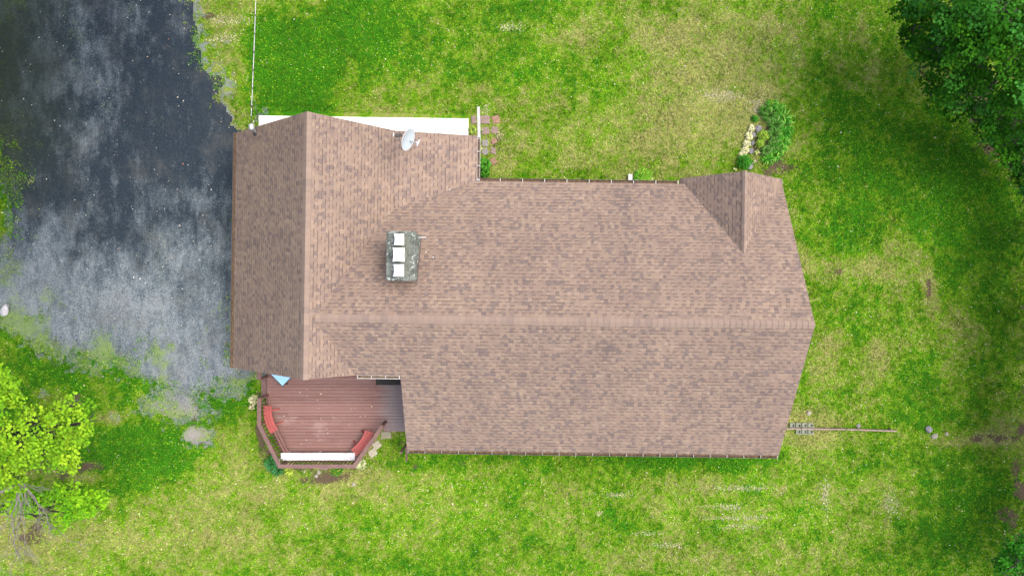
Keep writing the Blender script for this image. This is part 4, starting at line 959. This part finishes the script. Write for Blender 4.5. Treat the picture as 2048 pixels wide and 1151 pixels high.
# ------------------------------------------------------------ trees
M_bark = simple('bark', (0.045, 0.038, 0.03), 0.4, 6, 0.95, 0.6); M_deadbark = simple('dead_bark', (0.19, 0.175, 0.155), 0.4, 8, 0.9, 0.4)
def crown_mesh(lobes, cols, leaf, density, seed, origin, clump=(.28, .5), dark=0.0):
    """lobes: (centre, radius xy, radius z). Leaves sit on small domed sprays spread over each lobe."""
    r = np.random.default_rng(seed); Vs = []; Cs = []
    for (c, rx, rz) in lobes:
        ncl = max(6, int(density * rx * rx * 6))
        u = r.normal(size=(ncl, 3)); u /= np.linalg.norm(u, axis=1)[:, None]; u[:, 2] = np.where(u[:, 2] < -.25, -u[:, 2], u[:, 2])
        rad = r.uniform(.55, 1.05, ncl)[:, None]
        cc = np.array(c) + u * rad * np.array([rx, rx, rz])
        for k in range(ncl):
            cr_ = r.uniform(*clump); nl = int(55 * (cr_ / .4) ** 2 / (leaf / .11) ** 2)
            v = r.normal(size=(nl, 3)); v /= np.linalg.norm(v, axis=1)[:, None]; v[:, 2] = np.abs(v[:, 2]) * r.uniform(.3, 1, nl) - .1
            ctr = cc[k] + v * cr_ * r.uniform(.5, 1.0, nl)[:, None] * np.array([1, 1, .6])
            nrm_ = v * .55 + np.array([0, 0, 1.0]) + r.normal(0, .38, (nl, 3)); nrm_ /= np.linalg.norm(nrm_, axis=1)[:, None]
            t = np.cross(nrm_, r.normal(size=(nl, 3))); t /= np.linalg.norm(t, axis=1)[:, None]; b_3 = np.cross(nrm_, t)
            s = leaf * r.uniform(.65, 1.2, nl)[:, None]
            q = np.stack([ctr - t * s * .5, ctr + b_3 * s * .42 + nrm_ * s * .12, ctr + t * s * .6, ctr - b_3 * s * .42 + nrm_ * s * .12], 1)
            base = np.array(cols[r.integers(len(cols))]); mixc = np.array(cols[r.integers(len(cols))])
            colr = (base * .7 + mixc * .3)[None] * r.uniform(.7, 1.3, (nl, 1)) * np.array([1, 1, 1])[None]
            Vs.append(q.reshape(-1, 3)); Cs.append(np.repeat(colr, 4, 0))
    V_ = np.concatenate(Vs) - np.array(origin); return V_, np.concatenate(Cs)
def limb(b, p, q, r0, r1, rr, wob=.15, n=6):
    pts = []; p, q = V3(p), V3(q); L = (q - p).length
    for i in range(n + 1):
        t = i / n; w_ = wob * L * .3 * math.sin(math.pi * t); pts.append(p.lerp(q, t) + V3((rr.uniform(-1, 1), rr.uniform(-1, 1), rr.uniform(-.5, 1))) * w_ * .5)
    b.tube(pts, [r0 + (r1 - r0) * i / n for i in range(n + 1)], 7); return pts
def tree(name, label, root, lobes, cols, leaf=.11, density=1.0, seed=1, grp=None, trunk_r=.2, cat='tree', bark=None, clump=(.28, .5), dark=0):
    t = empty(name, root); tag(t, label, cat, grp); R3 = V3(root); rr = random.Random(seed)
    b = MB(); zt = max(l[0][2] for l in lobes); cx = sum(l[0][0] for l in lobes) / len(lobes); cy = sum(l[0][1] for l in lobes) / len(lobes)
    top = V3((root[0] + (cx - root[0]) * .4, root[1] + (cy - root[1]) * .4, zt * .62)); tr_ = limb(b, (0, 0, 0), top - R3, trunk_r, trunk_r * .5, rr, .08)
    for (c, rx, rz) in lobes:
        s = tr_[rr.randint(3, 6)]; e = V3(c) - R3 - V3((0, 0, rz * .8)); bp = limb(b, s, e, trunk_r * .35, .025, rr, .25)
        for k in range(4):
            s2 = bp[rr.randint(3, 6)]; limb(b, s2, e + V3((rr.uniform(-1, 1) * rx, rr.uniform(-1, 1) * rx, rr.uniform(-.2, .6) * rz)) * .8, .03, .01, rr, .2, 4)
    b.build('trunk', bark or M_bark, t, smooth=True)
    V_, C_ = crown_mesh(lobes, cols, leaf, density, seed, root, clump, dark); np_mesh('crown', V_, np.arange(len(V_)).reshape(-1, 4), M_leaf, t, C_, 4); return t
def lb(px, py, z, rpx, rz=None):
    p = P(px, py, z); r = rpx * (H - z) / F; return (tuple(p), r, rz or r * .75)
MAPLE = [(.16, .34, .014), (.21, .39, .016), (.11, .28, .012), (.27, .44, .02), (.13, .30, .012)]
lobesA = [lb(8,775,7.6,34),lb(30,790,7.4,26),lb(2,745,7.0,16),lb(148,812,7.4,30),lb(165,845,7.2,30),lb(150,880,6.9,34),lb(105,870,7.2,30),lb(110,905,6.6,28),lb(62,850,7.6,34),lb(45,885,7.4,36),
 lb(62,915,6.9,30),lb(10,860,7.8,30),lb(12,920,6.6,36),lb(-40,830,8,60),lb(-50,930,7,60),lb(-90,760,7.6,60),lb(95,830,6.4,14),lb(-140,880,8.3,90),lb(30,955,5.6,18),lb(140,925,6.2,16)]
tree('maple_tree', 'bright yellow green maple reaching in from the left edge above the lawn', (-21.5, -5.6, 0), lobesA, MAPLE, .105, 7.5, 21, trunk_r=.22, clump=(.16, .34))
lobesB = [lb(100,988,3.6,22),lb(130,1000,3.8,26),lb(165,1003,3.8,26),lb(190,1000,3.6,16),lb(150,1028,3.4,18),lb(30,985,3.6,16),lb(22,1012,3.2,14),lb(-40,1000,4,40),lb(120,1045,3,16),lb(60,1005,4,24),lb(185,1012,4.0,22),lb(150,985,4.2,20),lb(75,990,3.2,12)]
tree('maple_sapling', 'lower green maple branches below the bright crown at the left edge', (-20.9, -8.6, 0), lobesB, [(.11, .32, .010), (.15, .38, .012), (.08, .26, .010), (.21, .42, .014)], .105, 8.0, 22, trunk_r=.10, clump=(.20, .38))

# dead tree with bare pale branches
dt = empty('dead_tree', (-21.2, -8.3, 0)); tag(dt, 'bare pale dead branches hanging over the lawn below the maple', 'tree'); rr = random.Random(9)
b = MB(); O3 = V3(dt.location); trp = limb(b, (0, 0, 0), V3((-.3, .2, 6.0)), .14, .07, rr, .08)
b.build('trunk', M_deadbark, dt, smooth=True); b = MB()
def twig(p, d, L, r, depth):
    q = p + d * L; pts = limb(b, p, q, r, r * .45, rr, .3, 5)
    if depth == 0: return
    for k in range(4 if depth > 1 else 4):
        s = pts[rr.randint(2, 5)]; a = rr.uniform(-.75, .75); c_, s_ = math.cos(a), math.sin(a)
        nd = V3((d.x * c_ - d.y * s_, d.x * s_ + d.y * c_, d.z + rr.uniform(-.35, .3))).normalized(); twig(s, nd, L * rr.uniform(.4, .7), r * .55, depth - 1)
for (px, py, z, r) in ((40, 1060, 4.4, .05), (12, 1085, 4.0, .05), (60, 1010, 4.8, .05), (105, 1040, 4.0, .045), (115, 1065, 3.4, .04), (20, 1040, 5, .045), (-10, 1120, 4, .05), (85, 985, 4.6, .03)):
    s = V3((.3, .3, 4.4)) if px > 50 else V3((.1, .1, 4.0)); s = (P(45, 965, 5.4) - O3) if px > 10 else s; e = P(px, py, z) - O3; v = e - s; twig(s, v.normalized(), v.length * .8, r * .5, 3)
limb(b, trp[5], P(45, 965, 5.4) - O3, .07, .05, rr, .1); b.build('branches', M_deadbark, dt, smooth=True)

DARK = [(.018, .100, .004), (.030, .130, .004), (.010, .065, .003), (.044, .17, .006), (.020, .105, .005)]
neL = [(2000,40,9.5,90),(1900,30,8.6,60),(1960,110,8.6,70),(2040,130,9.2,70),(1880,90,7.4,46),(1840,50,6.2,42),(1815,25,5,28),(1850,130,6.0,42),(1900,170,6.4,46),(1980,190,7.2,60),(2050,220,7.2,50),(1820,90,4.4,26),(1870,185,4.2,28),(1930,60,9.4,50),(2080,60,10,80),(1950,-40,10,100),(2080,-60,10,120),(1820,-30,6,60),(2120,180,9,80),(1990,70,8,120),(1920,120,5.5,90),(2040,170,5.5,110),(1900,40,5,100),(2000,215,4,70),(2060,280,4.5,60)]
tree('broadleaf_tree', 'tall dark green tree filling the top right corner', (22.0, 12.5, 0), [lb(a[0], a[1], a[2] * .72, a[3]) for a in neL], DARK + [(.05, .22, .03)], .115, 1.7, 31, trunk_r=.35, clump=(.3, .6))
ed = [(1925,215,2.6,26),(1960,235,3,34),(2000,250,3.4,36),(2035,270,3.6,36),(2060,310,3.2,34),(1895,205,2.0,18),(1975,262,1.6,22),(2030,330,1.6,20),(2050,300,2.2,34),(2010,290,2,22),(2050,350,2,22),(1955,240,1.2,20),(1990,275,1.2,18),(2015,300,1.4,18),(2035,350,1.4,16)]
tree('shrub_thicket', 'dark leafy thicket at the foot of the big corner tree', (23.5, 7.6, 0), [lb(*a) for a in ed], DARK, .11, 1.2, 32, trunk_r=.10, cat='shrub', clump=(.22, .42))
ed = [(2045,372,1.4,14),(2052,330,1.4,22),(2020,318,1.0,12),(2060,400,1.6,22)]
tree('young_shrub', 'small brighter green shrub on the right edge below the thicket', (21.5, 5.0, 0), [lb(*a) for a in ed], [(.05, .22, .02), (.07, .28, .03), (.03, .15, .02)], .10, 1.1, 33, trunk_r=.05, cat='shrub', clump=(.18, .32))
se = [(2045,1095,4.0,24),(2020,1095,3.6,16),(2015,1120,3.6,20),(2040,1130,4.2,28),(2070,1110,4.6,40),(2060,1080,4.2,26),(2000,1130,2.8,13),(2030,1165,4,30)]
tree('broadleaf_shrub', 'dark green bushy tree in the bottom right corner', (21.0, -11.6, 0), [lb(*a) for a in se], [(.035, .19, .012), (.05, .25, .016), (.02, .12, .008)], .11, 1.2, 34, trunk_r=.12, clump=(.22, .4))
# unseen trees added just outside the frame so their high crowns darken the garden edges
def shade_tree(root, spots, seed, label, rad=(1.4, 2.2)):
    q = np.random.default_rng(seed); L = []
    for (x, y, z) in spots:
        L.append(((x, y, z), q.uniform(*rad), 1.3))
    tree('broadleaf_tree', label, root, L, DARK, .26, .55, seed, 'unseen shade trees around the garden', .28, clump=(.6, 1.0))
def inner(z, r=2.2): return .703 * (H - z) + r + .6
for i, y in enumerate((13.5, 8.5, 3.5)):
    shade_tree((-23.5, y, 0), [(-inner(z) - o, y + dy, z) for z, o, dy in ((7.5, .6, 0), (9, 0, 1.6), (9, 0, -1.6), (11, 0, 0), (12.5, .3, 1.5), (12.5, .5, -1.5), (10.5, 2.5, 1), (13.5, 2.5, 0), (8, 3, -1))], 60 + i, 'unseen tall dark tree added beyond the frame to shade the driveway')
for i, x in enumerate((-18.0, -12.5)):
    shade_tree((x, 15.5, 0), [(x + dx, .404 * (H - z) + 2.9 + o, z) for z, o, dx in ((8, .3, 0), (9.5, 0, 1.7), (9.5, 0, -1.7), (11.5, 0, 0), (12.5, .6, 1.2), (12.5, 2, -1.2), (10, 2.6, 0))], 70 + i, 'unseen tall dark tree added beyond the frame to shade the driveway')
for i, y in enumerate((3.0, -1.0, -5.0, -9.0)):
    shade_tree((24.0, y, 0), [(inner(z, 1.6) + o, y + dy, z) for z, o, dy in ((3.0, 0.2, 0), (3.5, 0.2, 1.2), (3.5, .2, -1.2), (4.0, .8, .8), (4.5, 1.5, -1), (5, 2.2, -1))], 80 + i, 'unseen bushy dark tree added beyond the frame to shade the lawn', (1.1, 1.6))

# ------------------------------------------------------------ fallen leaves and flecks
nf = 2600; fx = RNG.uniform(-22, 22, nf); fy = RNG.uniform(-12.5, 13, nf); lx, ly = to_local(fx, fy)
k_ = ~(((lx > -10.2) & (lx < 9.9) & (ly > -2.6) & (ly < 4.0)) | ((lx > -3.6) & (lx < 9.9) & (ly > -5.6) & (ly < 0)) | ((lx > -10.2) & (lx < -1.6) & (ly > -2.6) & (ly < 7.5)) | ((lx > -10.4) & (lx < -3.9) & (ly < -2.5) & (ly > -6.8)))
fx, fy = fx[k_], fy[k_]
dX = np.array([P(x, y, ZD) for x, y in [(random.uniform(560, 760), random.uniform(770, 890)) for _ in range(60)]])
allx = np.concatenate([fx, dX[:, 0]]); ally = np.concatenate([fy, dX[:, 1]]); allz = np.concatenate([np.full(len(fx), .06), np.full(60, ZD + .008)])
nf = len(allx); a_ = RNG.uniform(0, 6.28, nf); s = RNG.choice([.012, .018, .026, .04], nf, p=[.45, .33, .18, .04]); dx, dy = np.cos(a_) * s, np.sin(a_) * s
V = np.stack([np.stack([allx + dx, ally + dy, allz], -1), np.stack([allx - dy * .6, ally + dx * .6, allz + .006], -1), np.stack([allx - dx, ally - dy, allz + .003], -1), np.stack([allx + dy * .6, ally - dx * .6, allz + .008], -1)], 1).reshape(-1, 3)
cl = np.array([(.62, .58, .46), (.50, .36, .18), (.42, .20, .10), (.70, .68, .60)])[RNG.choice(4, nf, p=[.4, .2, .12, .28])]
tag(np_mesh('fallen_leaves', V, np.arange(nf * 4).reshape(-1, 4), M_leaf, col=np.repeat(cl, 4, 0), nper=4), 'small dry leaves and pale flecks scattered over lawn, deck and driveway', 'leaves', kind='stuff')
